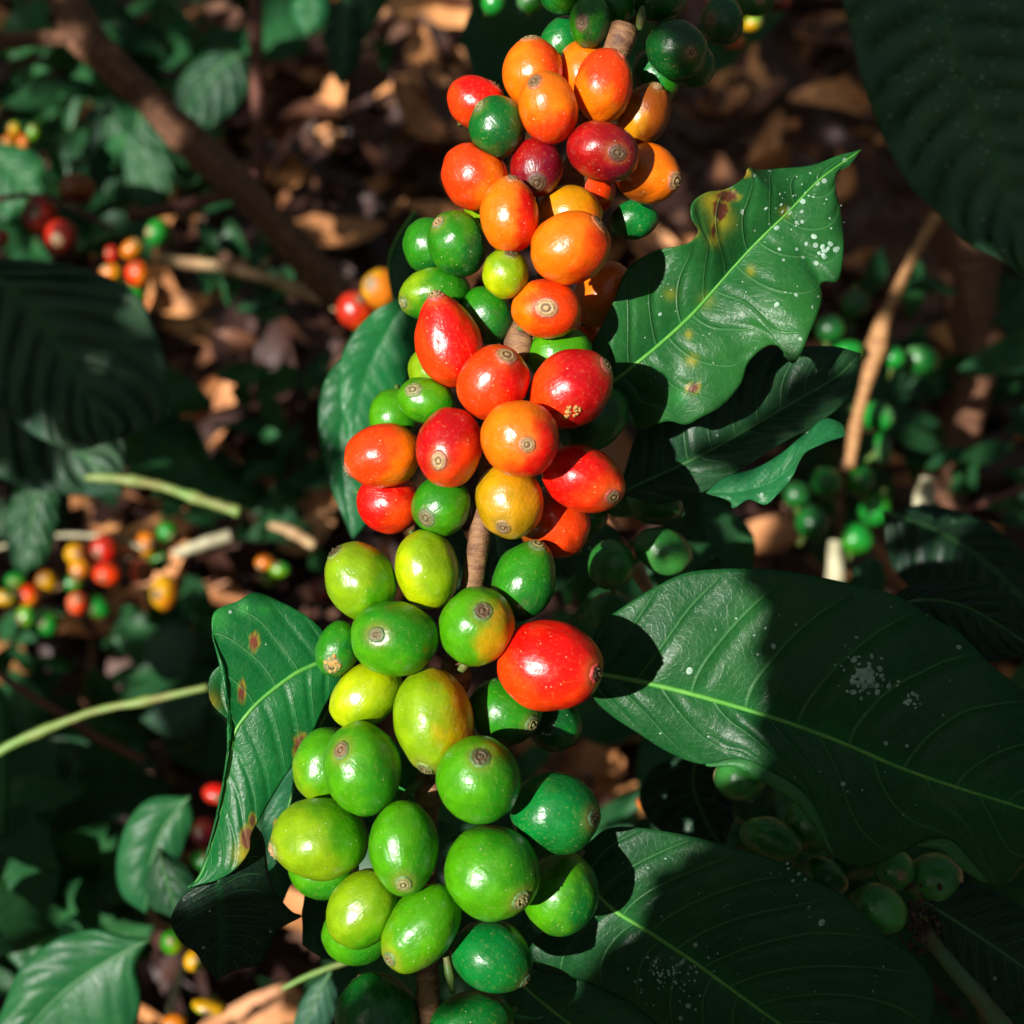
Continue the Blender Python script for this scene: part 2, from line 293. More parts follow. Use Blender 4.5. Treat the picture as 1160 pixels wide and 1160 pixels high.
# cx, cy, a (semi along angle), b, angle deg (image, counter-clockwise), calyx (dx, dy) or None, z, colA, colB, colB dir (x, y; blush, on some cherries painted shade), point, label
CH = [
 # ---- top cluster
 (604,83,40,35,85,(-3,-36),5,'orange','redor',(1,-.3),.03,'orange cherry with a red-tinged right half, upper left of the top cluster'),
 (621,122,42,33,107,(-16,-21),52,'orange','redor',(.2,.9),.02,'upright orange-red cherry in the upper front of the top cluster, ring scar top left'),
 (662,86,40,34,95,None,-10,'orange','gold',(1,0),.0,'orange cherry almost hidden behind the tall red-orange one at the top of the branch'),
 (684,97,42,33,80,(20,-30),40,'redor','orange',(-.6,.8),.03,'tall red-orange cherry nearest the cut twig at the top of the cluster'),
 (730,130,38,29,60,(13,-27),5,'brown','gold',(-.8,.4),.02,'brownish olive cherry at the upper right edge of the top cluster'),
 (540,117,35,29,150,(26,-18),8,'red','redor',(-.5,.2),.02,'red cherry at the far left of the top cluster, above the dark green one'),
 (564,144,35,33,100,(-21,-19),34,'dk','shade',(.5,.5),.0,'smooth dark green cherry among the orange ones at the left of the top cluster'),
 (683,172,42,34,163,(14,10),72,'dred','maroon',(.9,.3),.02,'dark red wrinkled cherry facing forward at the centre right of the top cluster'),
 (608,190,34,30,90,(0,23),48,'maroon','dred',(-.5,-.4),.02,'small maroon purple cherry in the middle of the top cluster, scar at its foot'),
 (538,201,40,36,135,None,8,'redor','orange',(1,.5),.0,'round red cherry turning orange, at the left edge just above the yellow-green sliver'),
 (733,197,38,33,160,(29,12),18,'orange','brown',(-.8,.3),.07,'orange cherry with a pointed right end, half shaded by the dark red cherry'),  # brown left side is the dark red neighbour's shadow, put into the colour
 (662,211,38,35,100,None,0,'redor','orange',(-.6,-.6),.0,'red-orange cherry tucked beneath the dark red one'),
 (645,243,37,33,170,None,8,'gold','orange',(.5,.6),.0,'golden orange cherry seen as a cap behind the big round orange one'),
 (577,244,43,33,92,(3,-37),66,'orange','red',(.9,.3),.06,'upright orange cherry with its scar on top, left of the big round orange one'),
 (556,232,34,30,100,None,4,'lime','olive',(.5,0),.0,'yellow-green cherry showing only a sliver left of the upright orange one'),
 (646,280,46,41,20,(33,-23),68,'orange','redor',(.8,.2),.03,'big round bright orange cherry at the lower right of the top cluster'),
 (518,276,38,34,115,(-21,-20),22,'mid','shade',(.7,.5),.0,'large mid green cherry left of the upright orange one, scar to its upper left'),
 (486,278,32,30,90,None,-20,'mid','dk',(.5,.5),.0,'green cherry peeking out left of the large mid green one'),
 (573,310,29,27,90,(6,-20),58,'lime','lemon',(-.4,.4),.0,'small round lime green cherry in front, below the upright orange one'),
 (619,350,40,34,175,(-1,4),50,'redor','orange',(-.9,.1),.0,'flattened orange-red cherry with its ring scar facing straight forward'),
 (684,334,40,31,55,None,-76,'orange','gold',(.3,.5),.0,'orange cherry partly covered by the edge of the spotted leaf'),
 (492,333,41,30,12,(-35,12),8,'mid','lime',(-.6,-.3),.02,'long light green cherry lying sideways above the tall pointed red one'),
 (552,357,34,29,110,None,6,'mid','dk',(.6,.6),.0,'green cherry half shaded between the lime one and the tall red one'),
 (638,49,31,26,60,None,-12,'blue','mid',(0,1),.0,'bright green cherry left of the cut twig, behind the orange ones'),
 (668,24,30,24,80,(-10,9),16,'mid','shade',(.5,.6),.04,'dark green teardrop cherry at the top with its scar on the lower left'),
 (767,56,36,32,150,(13,13),10,'shade','dk',(.4,.6),.0,'round dark green cherry right of the cut twig at the top'),
 (744,86,31,27,120,None,-34,'blue','mid',(.5,.5),.0,'narrow bright green cherry squeezed below the round dark green one'),
 (788,74,25,22,90,None,-30,'shade','dk',(.5,.5),.0,'dim green cherry at the far right of the top cluster'),
 (718,249,28,22,10,None,-42,'blue','dk',(-.5,.2),.0,'green cherry alone at the right, between the pointed orange one and the leaf'),
 (662,392,32,28,150,None,-120,'orange','redor',(.5,.6),.0,'thin slice of an orange cherry showing beside the spotted leaf base'),
 (634,402,38,32,12,None,10,'green','mid',(.4,.6),.0,'lime green cherry wedged between the forward-facing orange and the crimson one'),
 (694,5,26,24,90,None,-6,'dk','mid',(.5,.5),.0,'dark green cherry cut by the upper picture edge above the twig'),
 (748,2,30,22,10,None,-12,'shade','dk',(.5,.5),.0,'dull green cherry cut by the upper picture edge right of the twig'),
 (636,-6,24,22,10,None,-16,'dk','mid',(.5,.5),.0,'green cherry at the upper picture edge left of the teardrop one'),
 # ---- middle cluster
 (508,388,53,38,106,(-12,-46),52,'red','redor',(-.6,.5),.16,'tall pointed red cherry, the longest of the branch, narrowing to a blunt tip'),
 (559,433,44,40,60,(15,-27),84,'redor','red',(.9,-.1),.05,'red-orange cherry between the tall pointed one and the crimson one'),
 (647,440,50,43,35,(38,-24),74,'crim','redor',(-.9,.2),.05,'large crimson cherry with a yellowish scabby scar near its foot'),
 (589,497,46,43,150,(8,9),104,'orange','red',(.6,.4),.0,'bright orange cherry at the centre of the middle cluster, ring scar facing forward'),
 (509,507,47,37,80,(-10,16),88,'crim','redor',(.4,.9),.03,'deep red cherry left of the bright orange one, concentric scar low on its face'),
 (434,516,44,37,10,(-40,17),42,'redor','orange',(.9,.1),.05,'orange-red cherry sticking out furthest left in the middle cluster'),
 (441,570,38,34,160,None,0,'red','redor',(.5,.5),.0,'bright red cherry underneath the one that sticks out left'),
 (500,573,36,33,70,(-16,14),38,'mid','green',(.3,.3),.0,'green cherry below the deep red one, beside the woody stem'),
 (577,567,44,38,100,(-7,30),58,'olive','gold',(.3,-.3),.02,'mustard yellow cherry hanging in front of the woody stem'),
 (661,543,49,38,158,(31,20),50,'red','redor',(.6,.6),.05,'glossy red cherry at the right end of the middle cluster'),
 (627,592,43,40,140,None,-14,'redor','brown',(-.7,-.2),.0,'orange-red cherry under the mustard one and the glossy red one, mostly in shade'),
 (483,454,34,26,165,(-14,-11),34,'green','mid',(.5,.5),.0,'small green cherry above the deep red one with its scar up left'),
 (446,472,32,29,90,None,-10,'green','mid',(.5,.4),.0,'light green cherry half hidden left of the small green one'),
 (670,474,44,36,35,None,-30,'shade','dk',(.5,.5),.0,'dark green cherry in the shadow beneath the large crimson one'),
 (490,420,30,28,90,None,-24,'lime','green',(.5,.5),.0,'sliver of a lime green cherry left of the tall pointed red one'),
 # ---- lower cluster
 (408,658,46,40,118,(-27,-33),40,'lime','green',(.8,.5),.03,'lime green cherry at the upper left of the green cluster, scar at its top'),
 (484,645,46,36,102,None,44,'lime','lemon',(-.5,.3),.03,'yellow-lime egg-shaped cherry left of the woody stem'),
 (447,723,50,43,170,(-17,-8),78,'mid','green',(-.5,.5),.0,'broad dark green cherry with a pale square scar facing forward'),
 (540,709,45,43,60,(8,-20),74,'green','olive',(1.0,.2),.0,'round green cherry with an orange blush on its right side, touching the big red one'),
 (594,658,47,36,68,(15,-41),30,'mid','dk',(.3,.8),.06,'green cherry with a pale seam down its face, right of the woody stem'),  # darker lower half: shade put into the colour
 (623,754,60,52,172,(49,5),64,'red','redor',(-.5,.7),.04,'big bright red cherry, the only red one among the green'),
 (383,735,32,25,75,(-4,17),36,'mid','dk',(.5,.4),.0,'small green cherry with a brown scab, at the left edge beside the blotched leaf'),
 (415,787,46,34,40,None,38,'lemon','lime',(.4,.5),.0,'yellow cherry slanting between the broad dark green one and the lime egg-shaped one'),
 (491,816,60,46,98,(-8,49),84,'lime','olive',(1,-.1),.05,'large lime green egg-shaped cherry hanging in the centre, brownish on its right'),
 (572,806,43,39,170,(31,11),14,'mid','shade',(.2,.8),.03,'green cherry below the big red one, lower half in shadow'),  # shadow under the red cherry painted into its lower half
 (626,820,34,31,160,None,-34,'shade','dk',(.5,.5),.0,'dim dark green cherry right under the big red one'),
 (410,871,54,44,97,(-20,-28),84,'green','mid',(.8,.2),.0,'large green cherry with an orange-brown scar, at the left of the green cluster'),
 (370,868,44,38,85,None,0,'green','lime',(-.3,.3),.0,'light green cherry mostly hidden left of the one with the orange-brown scar'),
 (542,883,50,47,100,(3,-32),92,'green','mid',(.7,.3),.0,'round green cherry below the lime egg-shaped one, its scar on top'),
 (629,921,52,45,170,(42,0),58,'blue','dk',(.4,.6),.03,'bluish green cherry at the right edge with a brown scar on its right end'),
 (363,950,55,46,172,(-50,9),62,'lime','green',(.7,-.2),.04,'broad lime green cherry at the far left, pointed to the left'),
 (457,960,53,40,95,(3,31),98,'green','mid',(.8,.2),.03,'upright green cherry in the lower middle with a round scar at its foot'),
 (557,988,55,52,150,(34,23),94,'green','mid',(.5,-.4),.0,'biggest round green cherry near the bottom, scar on its lower right'),
 (636,1013,47,42,70,None,16,'green','dk',(.6,.4),.0,'green cherry at the lower right, half of it in a curved shadow'),  # darker side has its partial shade painted in
 (412,1029,48,38,50,None,58,'lime','green',(.6,.5),.0,'lime green cherry slanting at the lower left below the upright one'),
 (406,1056,42,36,5,None,6,'green','mid',(.5,.5),.0,'green cherry showing as a rim below the slanting lime one'),
 (477,1051,55,38,52,(-34,28),86,'green','lime',(-.4,.3),.02,'long green cherry leaning up to the right, near the bottom centre'),
 (557,1083,46,40,165,(37,24),60,'blue','dk',(.5,.4),.04,'blue-green cherry at the bottom with a pale tip on its lower right'),
 (427,1152,50,46,120,None,20,'dk','shade',(.5,.5),.0,'dark green cherry cut by the lower picture edge, left of the stem'),
 (534,1160,50,34,10,None,36,'dk','mid',(.5,.5),.0,'dark green cherry cut by the lower picture edge, right of the stem'),
 (366,984,40,34,170,None,-4,'green','mid',(.5,.5),.0,'thin green rim of a cherry below the broad lime one at the far left'),
]
def ell_r(c, d):
    """extent of the cherry along camera direction d (unit)"""
    th = R(c[4]); ex = Vector((math.cos(th), math.sin(th), 0)); ey = Vector((-math.sin(th), math.cos(th), 0))
    cc = (c[2]+c[3])/2
    return 1/math.sqrt((d.dot(ex)/c[2])**2+(d.dot(ey)/c[3])**2+(d.z/cc)**2)
zs = [float(c[6]) for c in CH]
for it in range(160):
    for i in range(len(CH)):
        for j in range(i+1, len(CH)):
            a, b = CH[i], CH[j]; dx = b[0]-a[0]; dy = -(b[1]-a[1])
            if abs(dx) > 125 or abs(dy) > 125: continue
            dz = zs[j]-zs[i]; v = Vector((dx, dy, dz)); L = v.length
            if L < 1e-3: continue
            s = (ell_r(a, v/L)+ell_r(b, v/L))*.925
            if L < s:
                sg = 1 if (CH[j][6]-CH[i][6] > 0 or (CH[j][6] == CH[i][6] and j > i)) else -1
                h2 = s*s-dx*dx-dy*dy
                need = (math.sqrt(h2) if h2 > 0 else 0) - sg*dz
                if need > 0:
                    st = min(need, 6)*.5*sg; zs[j] += st; zs[i] -= st
            
SKIN_TH = [.0, .10, .17, .21, .25, .30, .38] + [.38+(math.pi-.38)*k/24 for k in range(1, 25)]
NB = {}
def flatten(i, o, p):
    # cherries that press on one another are flat where they touch
    for (oj, M3, rj) in NB.get(i, ()):
        d = o+p-oj
        if d.length > rj: continue
        q = M3 @ d; s = q.length
        if s < 1.02: p = p+d.normalized()*(d.length/max(s, .3)*(1.02-s)*.52)
    return p
def cherry(i, c, z, mats=M, name='coffee_cherry', group='coffee cherries of the main branch', cat='coffee cherry', depth=None, seg=40):
    cx, cy, a, b, ang, cal, _, ca, cb, bd, pt, label = c
    d = Z(z) if depth is None else depth
    u = d/K; th = R(ang)
    ex = Vector((math.cos(th), math.sin(th), 0)); ey = Vector((-math.sin(th), math.cos(th), 0)); ez = Vector((0, 0, 1))
    cc = (a+b)/2*.98
    o = cam_pt(cx, cy, d); base = W(o)
    r_ = random.Random(i*13+5)
    if cal is None: q = Vector((r_.choice((-1, 1))*1.0, r_.uniform(-.5, .5), -.55)).normalized(); hidden = True
    else:
        hidden = False; k3 = Vector((cal[0], -cal[1], 0))
        qx, qy = k3.dot(ex)/a, k3.dot(ey)/b; m = math.hypot(qx, qy)
        if m > .97: qx, qy = qx/m*.97, qy/m*.97; m = .97
        q = Vector((qx, qy, math.sqrt(1-m*m)))
    t1 = q.orthogonal().normalized(); t2 = q.cross(t1)
    A, B = C[ca], C[cb]; bdir = Vector((bd[0], -bd[1], 0))
    if bdir.length > 1e-3: bdir.normalize()
    V = []; UV = []; CO = []; F = []
    fl1 = r_.uniform(0, 6.3); fa = r_.uniform(.008, .022)
    def surf(th_, ph, extra=0.0):
        n = q*math.cos(th_)+(t1*math.cos(ph)+t2*math.sin(ph))*math.sin(th_)
        rr = 1+pt*math.exp(-(th_/.42)**2) - pt*.35*math.exp(-((th_-.95)/.45)**2)
        rr *= 1+.045*noise.noise(n*1.5+Vector((i*3.1, 0, 0)))+.016*noise.noise(n*3.6+Vector((0, i*1.7, 0)))+fa*math.cos(2*(ph-fl1))*math.sin(th_)**2
        rr -= .02*math.exp(-((math.pi-th_)/.25)**2)
        rr += extra
        return (ex*(a*n.x)+ey*(b*n.y)+ez*(cc*n.z))*rr*u, n
    for k, t in enumerate(SKIN_TH):
        for s in range(seg):
            ph = 2*math.pi*s/seg
            dip = -.012*math.exp(-((t-.20)/.06)**2)
            p, n = surf(t, ph, dip)
            p = flatten(i, o, p) if t > .45 else p
            V.append(W(o+p)); UV.append((s/seg, t/math.pi))
            nn = (ex*n.x+ey*n.y+ez*n.z)
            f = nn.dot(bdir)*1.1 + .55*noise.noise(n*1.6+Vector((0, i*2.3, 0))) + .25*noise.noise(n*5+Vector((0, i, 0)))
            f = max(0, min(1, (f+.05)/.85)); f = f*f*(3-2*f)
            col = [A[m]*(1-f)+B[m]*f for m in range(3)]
            g = math.exp(-((t-.2)/.16)**2)*.45
            tint = (.26, .16, .04)
            CO.append([col[m]*(1-g)+tint[m]*g for m in range(3)])
    n_ = len(SKIN_TH)
    for k in range(n_-1):
        for s in range(seg):
            F.append((k*seg+s, (k+1)*seg+s, (k+1)*seg+(s+1) % seg, k*seg+(s+1) % seg))
    root = thing(name, base, label, cat, group)
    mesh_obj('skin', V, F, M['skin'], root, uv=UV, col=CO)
    # calyx: a raised ring, a groove and a central nub
    if not hidden or True:
        big = r_.choice((.17, .2, .23, .235, .25, .28))*44/max(a, 34); irr = r_.choice((.3, .6, 1.2, 2.2)); tone = r_.choice((.22, .5, .7, .9, 1.1))
        prof = [(0, .030), (.12, .034), (.2, .026), (.30, .004), (.42, .006), (.52, .026), (.62, .030), (.72, .012), (.85, .020), (1.0, .020), (1.15, .004), (1.3, -.03)]
        V = []; F = []; CC = []; sg = 28
        ring = (.50, .34, .15) if ca not in ('mid', 'green', 'blue', 'dk', 'lime') or i % 4 == 0 else (.34, .36, .13)
        for (x, h) in prof:
            for s in range(sg):
                ph = 2*math.pi*s/sg
                jit = 1+.09*noise.noise(Vector((math.cos(ph)*2, math.sin(ph)*2, i+x)))
                hh = h*1.05*(1+irr*noise.noise(Vector((math.cos(ph)*4, math.sin(ph)*4, i*2+x*4))))
                p, n = surf(x*big*jit, ph, hh); V.append(W(o+p))
                dkk = max(0, min(1, (h-.002)/.026)); rim_ = max(0, min(1, (x-.78)/.4))
                c3 = [(.10, .04, .015)[m]*(1-dkk)+ring[m]*tone*dkk for m in range(3)]
                CC.append([c3[m]*(1-rim_)+(A[m]*.75+.05)*rim_ for m in range(3)])
        for k in range(len(prof)-1):
            for s in range(sg): F.append((k*sg+s, (k+1)*sg+s, (k+1)*sg+(s+1) % sg, k*sg+(s+1) % sg))
        mesh_obj('calyx', V, F, M['calyx'], root, col=CC)
    # short stalk at the other end
    sd_ = (-q+Vector((0, 0, -1.1))).normalized(); p0 = (ex*(a*sd_.x)+ey*(b*sd_.y)+ez*(cc*sd_.z))*u; dirv = p0.normalized(); path = [W(o+p0*.94+dirv*(u*s)) for s in (0, 5, 10, 15)]
    TV, TF, TU = tube_geo(path, [u*4.6, u*3.6, u*3.2, u*3.6], 8)
    mesh_obj('stalk', TV, TF, M['stalk'], root, uv=TU)
    return root
def ell_m(c, z):
    u = Z(z)/K; th = R(c[4]); a, b = c[2]*u, c[3]*u; g = (a+b)/2*.98
    ex = Vector((math.cos(th), math.sin(th), 0)); ey = Vector((-math.sin(th), math.cos(th), 0))
    return cam_pt(c[0], c[1], Z(z)), Matrix((ex/a, ey/b, Vector((0, 0, 1/g)))), max(a, b, g)*1.05
EL = [ell_m(c, z) for c, z in zip(CH, zs)]
for i in range(len(CH)):
    NB[i] = [EL[j] for j in range(len(CH)) if j != i and (EL[j][0]-EL[i][0]).length < EL[j][2]+EL[i][2]]
for i, c in enumerate(CH): cherry(i, c, zs[i])

# small things lying on a surface: discs set on the vertices seen at given photo pixels
def proj(v):
    c = cam_rot.transposed() @ (v-cam_loc); return 580+c.x/-c.z*K, 580-c.y/-c.z*K, -c.z
def discs(root, child, name, pts, mat, thick=.4):
    ch = [o for o in root.children if o.name.startswith(child)][0]
    base = root.location; PV = []
    for v in ch.data.vertices:
        x, y, d = proj(base+v.co); PV.append((x, y, d, v))
    V = []; F = []
    for (x, y, r) in pts:
        best = min((q for q in PV if abs(q[0]-x) < 3.6 and abs(q[1]-y) < 3.6), key=lambda q: (q[0]-x)**2+(q[1]-y)**2+(q[2]-D0)*40000, default=None)
        if best is None: continue
        n = best[3].normal.copy(); c = base+best[3].co
        if n.dot(cam_loc-c) < 0: n = -n
        d = best[2]; c = P(x, y, d); rr = r*d/K
        # slide the point on to the tangent plane of that vertex
        ray = (c-cam_loc).normalized(); c = cam_loc+ray*((base+best[3].co-cam_loc).dot(n)/ray.dot(n))
        t1 = n.orthogonal().normalized(); t2 = n.cross(t1); b0 = len(V); h = thick*d/K
        V.append(c+n*h*1.7)
        for ring, (k1, k2) in enumerate(((.75, 1.5), (1.0, .1))):
            for s in range(9): V.append(c+(t1*math.cos(s*.698)+t2*math.sin(s*.698))*rr*k1*(1+.15*math.sin(s*5+x))+n*h*k2)
        for s in range(9):
            F.append((b0, b0+1+s, b0+1+(s+1) % 9)); F.append((b0+1+s, b0+10+s, b0+10+(s+1) % 9, b0+1+(s+1) % 9))
    return mesh_obj(name, V, F, mat, root)
cr = [o for o in COL.objects if o.get('label', '').startswith('large crimson cherry')][0]
r_ = random.Random(2)
discs(cr, 'skin', 'scab', [(r_.gauss(647, 4), r_.gauss(465, 4), r_.uniform(1.2, 2.4)) for k in range(22)], M['scab'], 1.0)
tiny = [o for o in COL.objects if o.get('label', '').startswith('small green cherry with a brown scab')][0]
discs(tiny, 'skin', 'scab', [(r_.gauss(378, 4), r_.gauss(751, 4), r_.uniform(1.5, 2.8)) for k in range(26)], M['scab'], .8)

# ------------------------------------------------------------------ main woody branch
stem = [(707, 32, 26), (700, 52, 24), (672, 122, -8), (644, 220, -8), (614, 330, -2), (590, 388, 14), (572, 450, 6), (553, 545, 24), (538, 640, 26), (516, 760, 10), (488, 890, 20), (482, 1000, 4), (485, 1120, 20), (486, 1240, 10)]
br = thing('coffee_branch', P(538, 640, Z(0)), 'woody brown branch running down through the clusters of coffee cherries', 'branch')
tube_px('bark', stem, [17, 14, 11, 11, 11, 13, 12, 13, 13, 12, 12, 12, 13, 13], None, M['bark'], br, n=150, seg=24, rough=.10)
for k, (x, y, z, r) in enumerate([(648, 205, -8, 20), (588, 388, 12, 17), (560, 500, 6, 19), (516, 765, 10, 20), (486, 893, 16, 19), (482, 1030, 6, 20)]):
    j = [(x+3, y-26, z), (x+1, y-10, z+1), (x, y, z+2), (x-1, y+10, z+1), (x-3, y+26, z)]
    tube_px('node', j, [r*.55, r*.85, r, r*.85, r*.5], None, M['bark'], br, n=16, seg=16, rough=.25, seed=k*3)
# buds and pedicel stubs at the nodes
for k, (x, y, x2, y2, z) in enumerate([(505, 1080, 513, 1125, 40), (520, 762, 534, 742, 40), (588, 372, 606, 366, 34), (478, 884, 455, 905, 30), (724, 34, 728, 8, 30), (553, 790, 562, 770, 20)]):
    tube_px('bud', [(x, y, z), ((x+x2)/2, (y+y2)/2, z+4), (x2, y2, z)], [4, 6, 3], None, M['stalk'], br, n=10, seg=8, seed=k)
# ------------------------------------------------------------------ leaves
LITP = []                                    # (camera-frame point, radius) that the sun reaches
def cdep(z, depth): return Z(z) if depth is None else depth*(1 - z/K)
def leaf(label, mid, left, right, col=(.008, .075, .022), depth=None, name='coffee_leaf', group=None, ripple=3, rip_n=5, corr=2.0,
         bulge=4, N=130, MS=26, mat='leaf', rib='rib', ribw=(3.2, 1.0), spots=(), spk=(), lit=None, seed=0, thick=.00028, part=None, vein_n=10.5, yellow=(), litr=.0006):
    m = crv(mid, N); l = crv(left, N); r = crv(right, N)
    V = []; UV = []; CO = []; SP = []; F = []
    for i in range(N):
        u = i/(N-1); env = math.sin(math.pi*min(1, max(0, u)))**.5
        for k in range(-MS, MS+1):
            t = abs(k)/MS; e = l[i] if k > 0 else r[i]
            p = m[i].lerp(e, t)
            wdt = (e-m[i]).length; wf = min(1, wdt/40)
            sd = .45 if k > 0 else 0
            ph = u*vein_n+sd-(t**1.35)*1.9
            fr = abs((ph % 1)-.5)
            z = p.z + bulge*4*t*(1-t)*wf
            z -= corr*math.exp(-(fr/.13)**2)*(1-math.exp(-t*7))*min(1, (1-t)*4+.25)*wf
            z += ripple*t*t*env*math.sin(u*rip_n*6.28+(1.3 if k > 0 else 0)+seed)
            z += 5*noise.noise(Vector((p.x*.012, p.y*.012, seed)))*wf
            V.append(P(p.x, p.y, cdep(z, depth)))
            if lit and lit(p.x, p.y) and i % 4 == 0 and k % 4 == 0:
                LITP.append((cam_pt(p.x, p.y, cdep(z, depth)), litr))
            UV.append((u, .5+.5*k/MS))
            c = list(col)
            for (sx, sy, sr, sc, soft) in yellow:
                q = math.exp(-(((p.x-sx)**2+(p.y-sy)**2)/sr**2))*soft
                c = [c[a]*(1-q)+sc[a]*q for a in range(3)]
            for (sx, sy, ax, ay, sc) in spots:
                dd = math.hypot((p.x-sx)/ax, (p.y-sy)/ay)*(1+.25*noise.noise(Vector((p.x*.15, p.y*.15, 3))))
                if dd < 1.3:
                    q = max(0, min(1, (1.3-dd)/.3)); c = [c[a]*(1-q)+(.25, .22, .02)[a]*q for a in range(3)]
                if dd < 1:
                    q = max(0, min(1, (1-dd)/.2)); c = [c[a]*(1-q)+sc[a]*q for a in range(3)]
            CO.append(c)
            s = 0
            for (sx, sy, sr, st) in spk: s = max(s, st*math.exp(-(((p.x-sx)**2+(p.y-sy)**2)/sr**2)))
            SP.append(s)
    w_ = 2*MS+1
    for i in range(N-1):
        for k in range(w_-1): F.append((i*w_+k, (i+1)*w_+k, (i+1)*w_+k+1, i*w_+k+1))
    if part is None:
        root = thing(name, V[MS], label, 'leaf', group)
    else: root = part
    b = mesh_obj('blade' if part is None else 'folded_tip', V, F, M[mat], root, uv=UV, col=CO, spk=SP)
    so_ = b.modifiers.new('thick', 'SOLIDIFY'); so_.thickness = thick*(1 if depth is None else depth/D0*.6); so_.offset = -1
    if rib:
        path = [V[i*w_+MS] for i in range(0, N, 3)]; dd = cdep(0, depth)
        
        rr = [(ribw[0]+(ribw[1]-ribw[0])*(k/(len(path)-1)))*dd/K for k in range(len(path))]
        TV, TF, TU = tube_geo(path, rr, 10)
        mesh_obj('midrib', TV, TF, M[rib], root, uv=TU)
    return root

DK = (.010, .070, .024)
YE = (.42, .36, .015); BR = (.10, .025, .015)
# upper right leaf (spotted, torn lobe)
A_ = leaf('spotted glossy leaf with a yellow torn lobe and white specks, right of the top cherries',
     [(688,436,-46),(709,421,-44),(745,392,-40),(785,355,-40),(829,305,-40),(860,272,-38),(895,238,-36),(929,203,-34),(975,170,-40)],
     [(688,436,-46),(674,412,-36),(669,394,-26),(683,367,-22),(696,339,-22),(705,314,-26),(718,298,-36),(742,284,-34),(768,279,-20),(783,274,8),(791,262,22),(784,246,32),(785,230,28),(800,218,12),(823,214,-8),(842,202,6),(848,190,14),(858,192,-16),(876,191,-34),(919,187,-34),(950,176,-36),(975,170,-40)],
     [(688,436,-46),(704,452,-58),(715,468,-60),(724,487,-60),(742,481,-50),(758,477,-46),(777,481,-48),(795,472,-40),(817,460,-34),(839,435,-34),(848,410,-36),(867,393,-30),(882,393,-20),(899,412,-14),(916,380,-10),(931,342,-24),(931,320,-34),(950,317,-28),(956,277,-34),(953,242,-40),(947,214,-42),(948,197,-40),(963,187,-40),(975,170,-40)],
     col=(.012, .098, .020), ripple=2, corr=2.4, bulge=5, ribw=(2.8, .9), seed=1,
     spots=[(816,236,9,14,BR),(824,222,13,7,BR),(808,262,3,9,BR),(785,440,8,5,(.10,.03,.02)),(846,196,5,4,(.35,.25,.02))],
     yellow=[(808,228,12,YE,.7),(818,250,12,YE,.75),(810,272,7,YE,.6),(786,262,6,YE,.5),(889,240,5,YE,.8),(850,307,5,YE,.5),(800,340,8,YE,.28),(760,333,7,YE,.28),(780,379,4,YE,.6),(784,408,6,YE,.5),(770,450,9,(.02,.22,.04),.6)],
     spk=[(905,225,45,.85),(935,285,28,1.0),(925,315,20,.9),(890,200,30,.5),(880,345,40,.35)], lit=lambda x, y: True)
# large right leaf
Bm = [(668,762,-58),(681,764,-56),(720,771,-52),(772,783,-48),(837,801,-42),(902,822,-36),(958,843,-30),(1023,871,-24),(1093,895,-20),(1160,916,-18),(1240,946,-20),(1300,965,-30)]
B_ = leaf('very large dark leaf on the right with a pale lichen patch, left end sunlit',
     Bm, [(668,762,-58),(668,735,-60),(679,708,-62),(702,690,-60),(739,667,-54),(781,648,-50),(846,644,-44),(893,647,-38),(958,660,-36),(1014,674,-34),(1056,699,-34),(1088,718,-34),(1125,755,-34),(1160,783,-34),(1220,850,-34),(1300,965,-30)],
     [(668,762,-58),(672,790,-58),(693,811,-56),(725,832,-54),(753,850,-52),(786,864,-48),(815,866,-40),(841,860,-28),(874,874,-24),(907,895,-22),(928,924,-24),(943,965,-30),(963,981,-40),(995,978,-46),(1014,969,-44),(1051,953,-30),(1079,953,-22),(1102,978,-26),(1126,1004,-36),(1144,999,-40),(1172,975,-36),(1240,975,-30),(1300,965,-30)],
     col=(.007, .072, .016), ripple=1.5, corr=2.6, bulge=7, ribw=(3.6, 1.4), seed=4, N=150, MS=32,
     yellow=[(1000,770,1,YE,0)],
     spk=[(980,768,18,1.6),(1032,792,8,1.2),(972,735,14,.6)], lit=lambda x, y: x < 840, litr=.003)
for rimp in ([(800,866,-46),(841,860,-28),(874,874,-24),(907,895,-22),(928,924,-24),(943,965,-30)],), ([(1040,957,-34),(1058,951,-28),(1079,953,-22),(1102,978,-26),(1118,998,-34)],):
    top = crv(rimp[0], 50); V = []; F = []; UV = []; CO = []
    for i, p in enumerate(top):
        w2 = math.sin(math.pi*i/49)**.7*15
        for k in range(7):
            t = k/6; V.append(P(p.x-w2*.62*t, p.y+w2*.8*t, Z(p.z-1+4*math.sin(t*2.2)-t*3)))
            UV.append((i/49*.4+.3, .3+.2*t)); CO.append((.03, .15, .04))
    for i in range(49):
        for k in range(6): F.append((i*7+k, i*7+k+7, i*7+k+8, i*7+k+1))
    o = mesh_obj('curled_rim', V, F, M['leaf'], B_, uv=UV, col=CO, spk=[0]*len(V)); o['label'] = 'paler green rim curling over'
    s_ = o.modifiers.new('thick', 'SOLIDIFY'); s_.thickness = .00025
r_ = random.Random(6)
lp = [(980+r_.gauss(0, 9), 768+r_.gauss(0, 9), r_.uniform(1.2, 3.6)) for k in range(70)]+[(980+r_.gauss(0, 17), 766+r_.gauss(0, 15), r_.uniform(.8, 2)) for k in range(30)]
lp += [(1032+r_.gauss(0, 4), 792+r_.gauss(0, 6), r_.uniform(1, 3)) for k in range(12)]+[(r_.uniform(700, 1140), r_.uniform(680, 930), r_.uniform(.8, 1.6)) for k in range(22)]+[(781, 760, 4), (876, 732, 3), (1086, 733, 3), (955, 888, 3)]
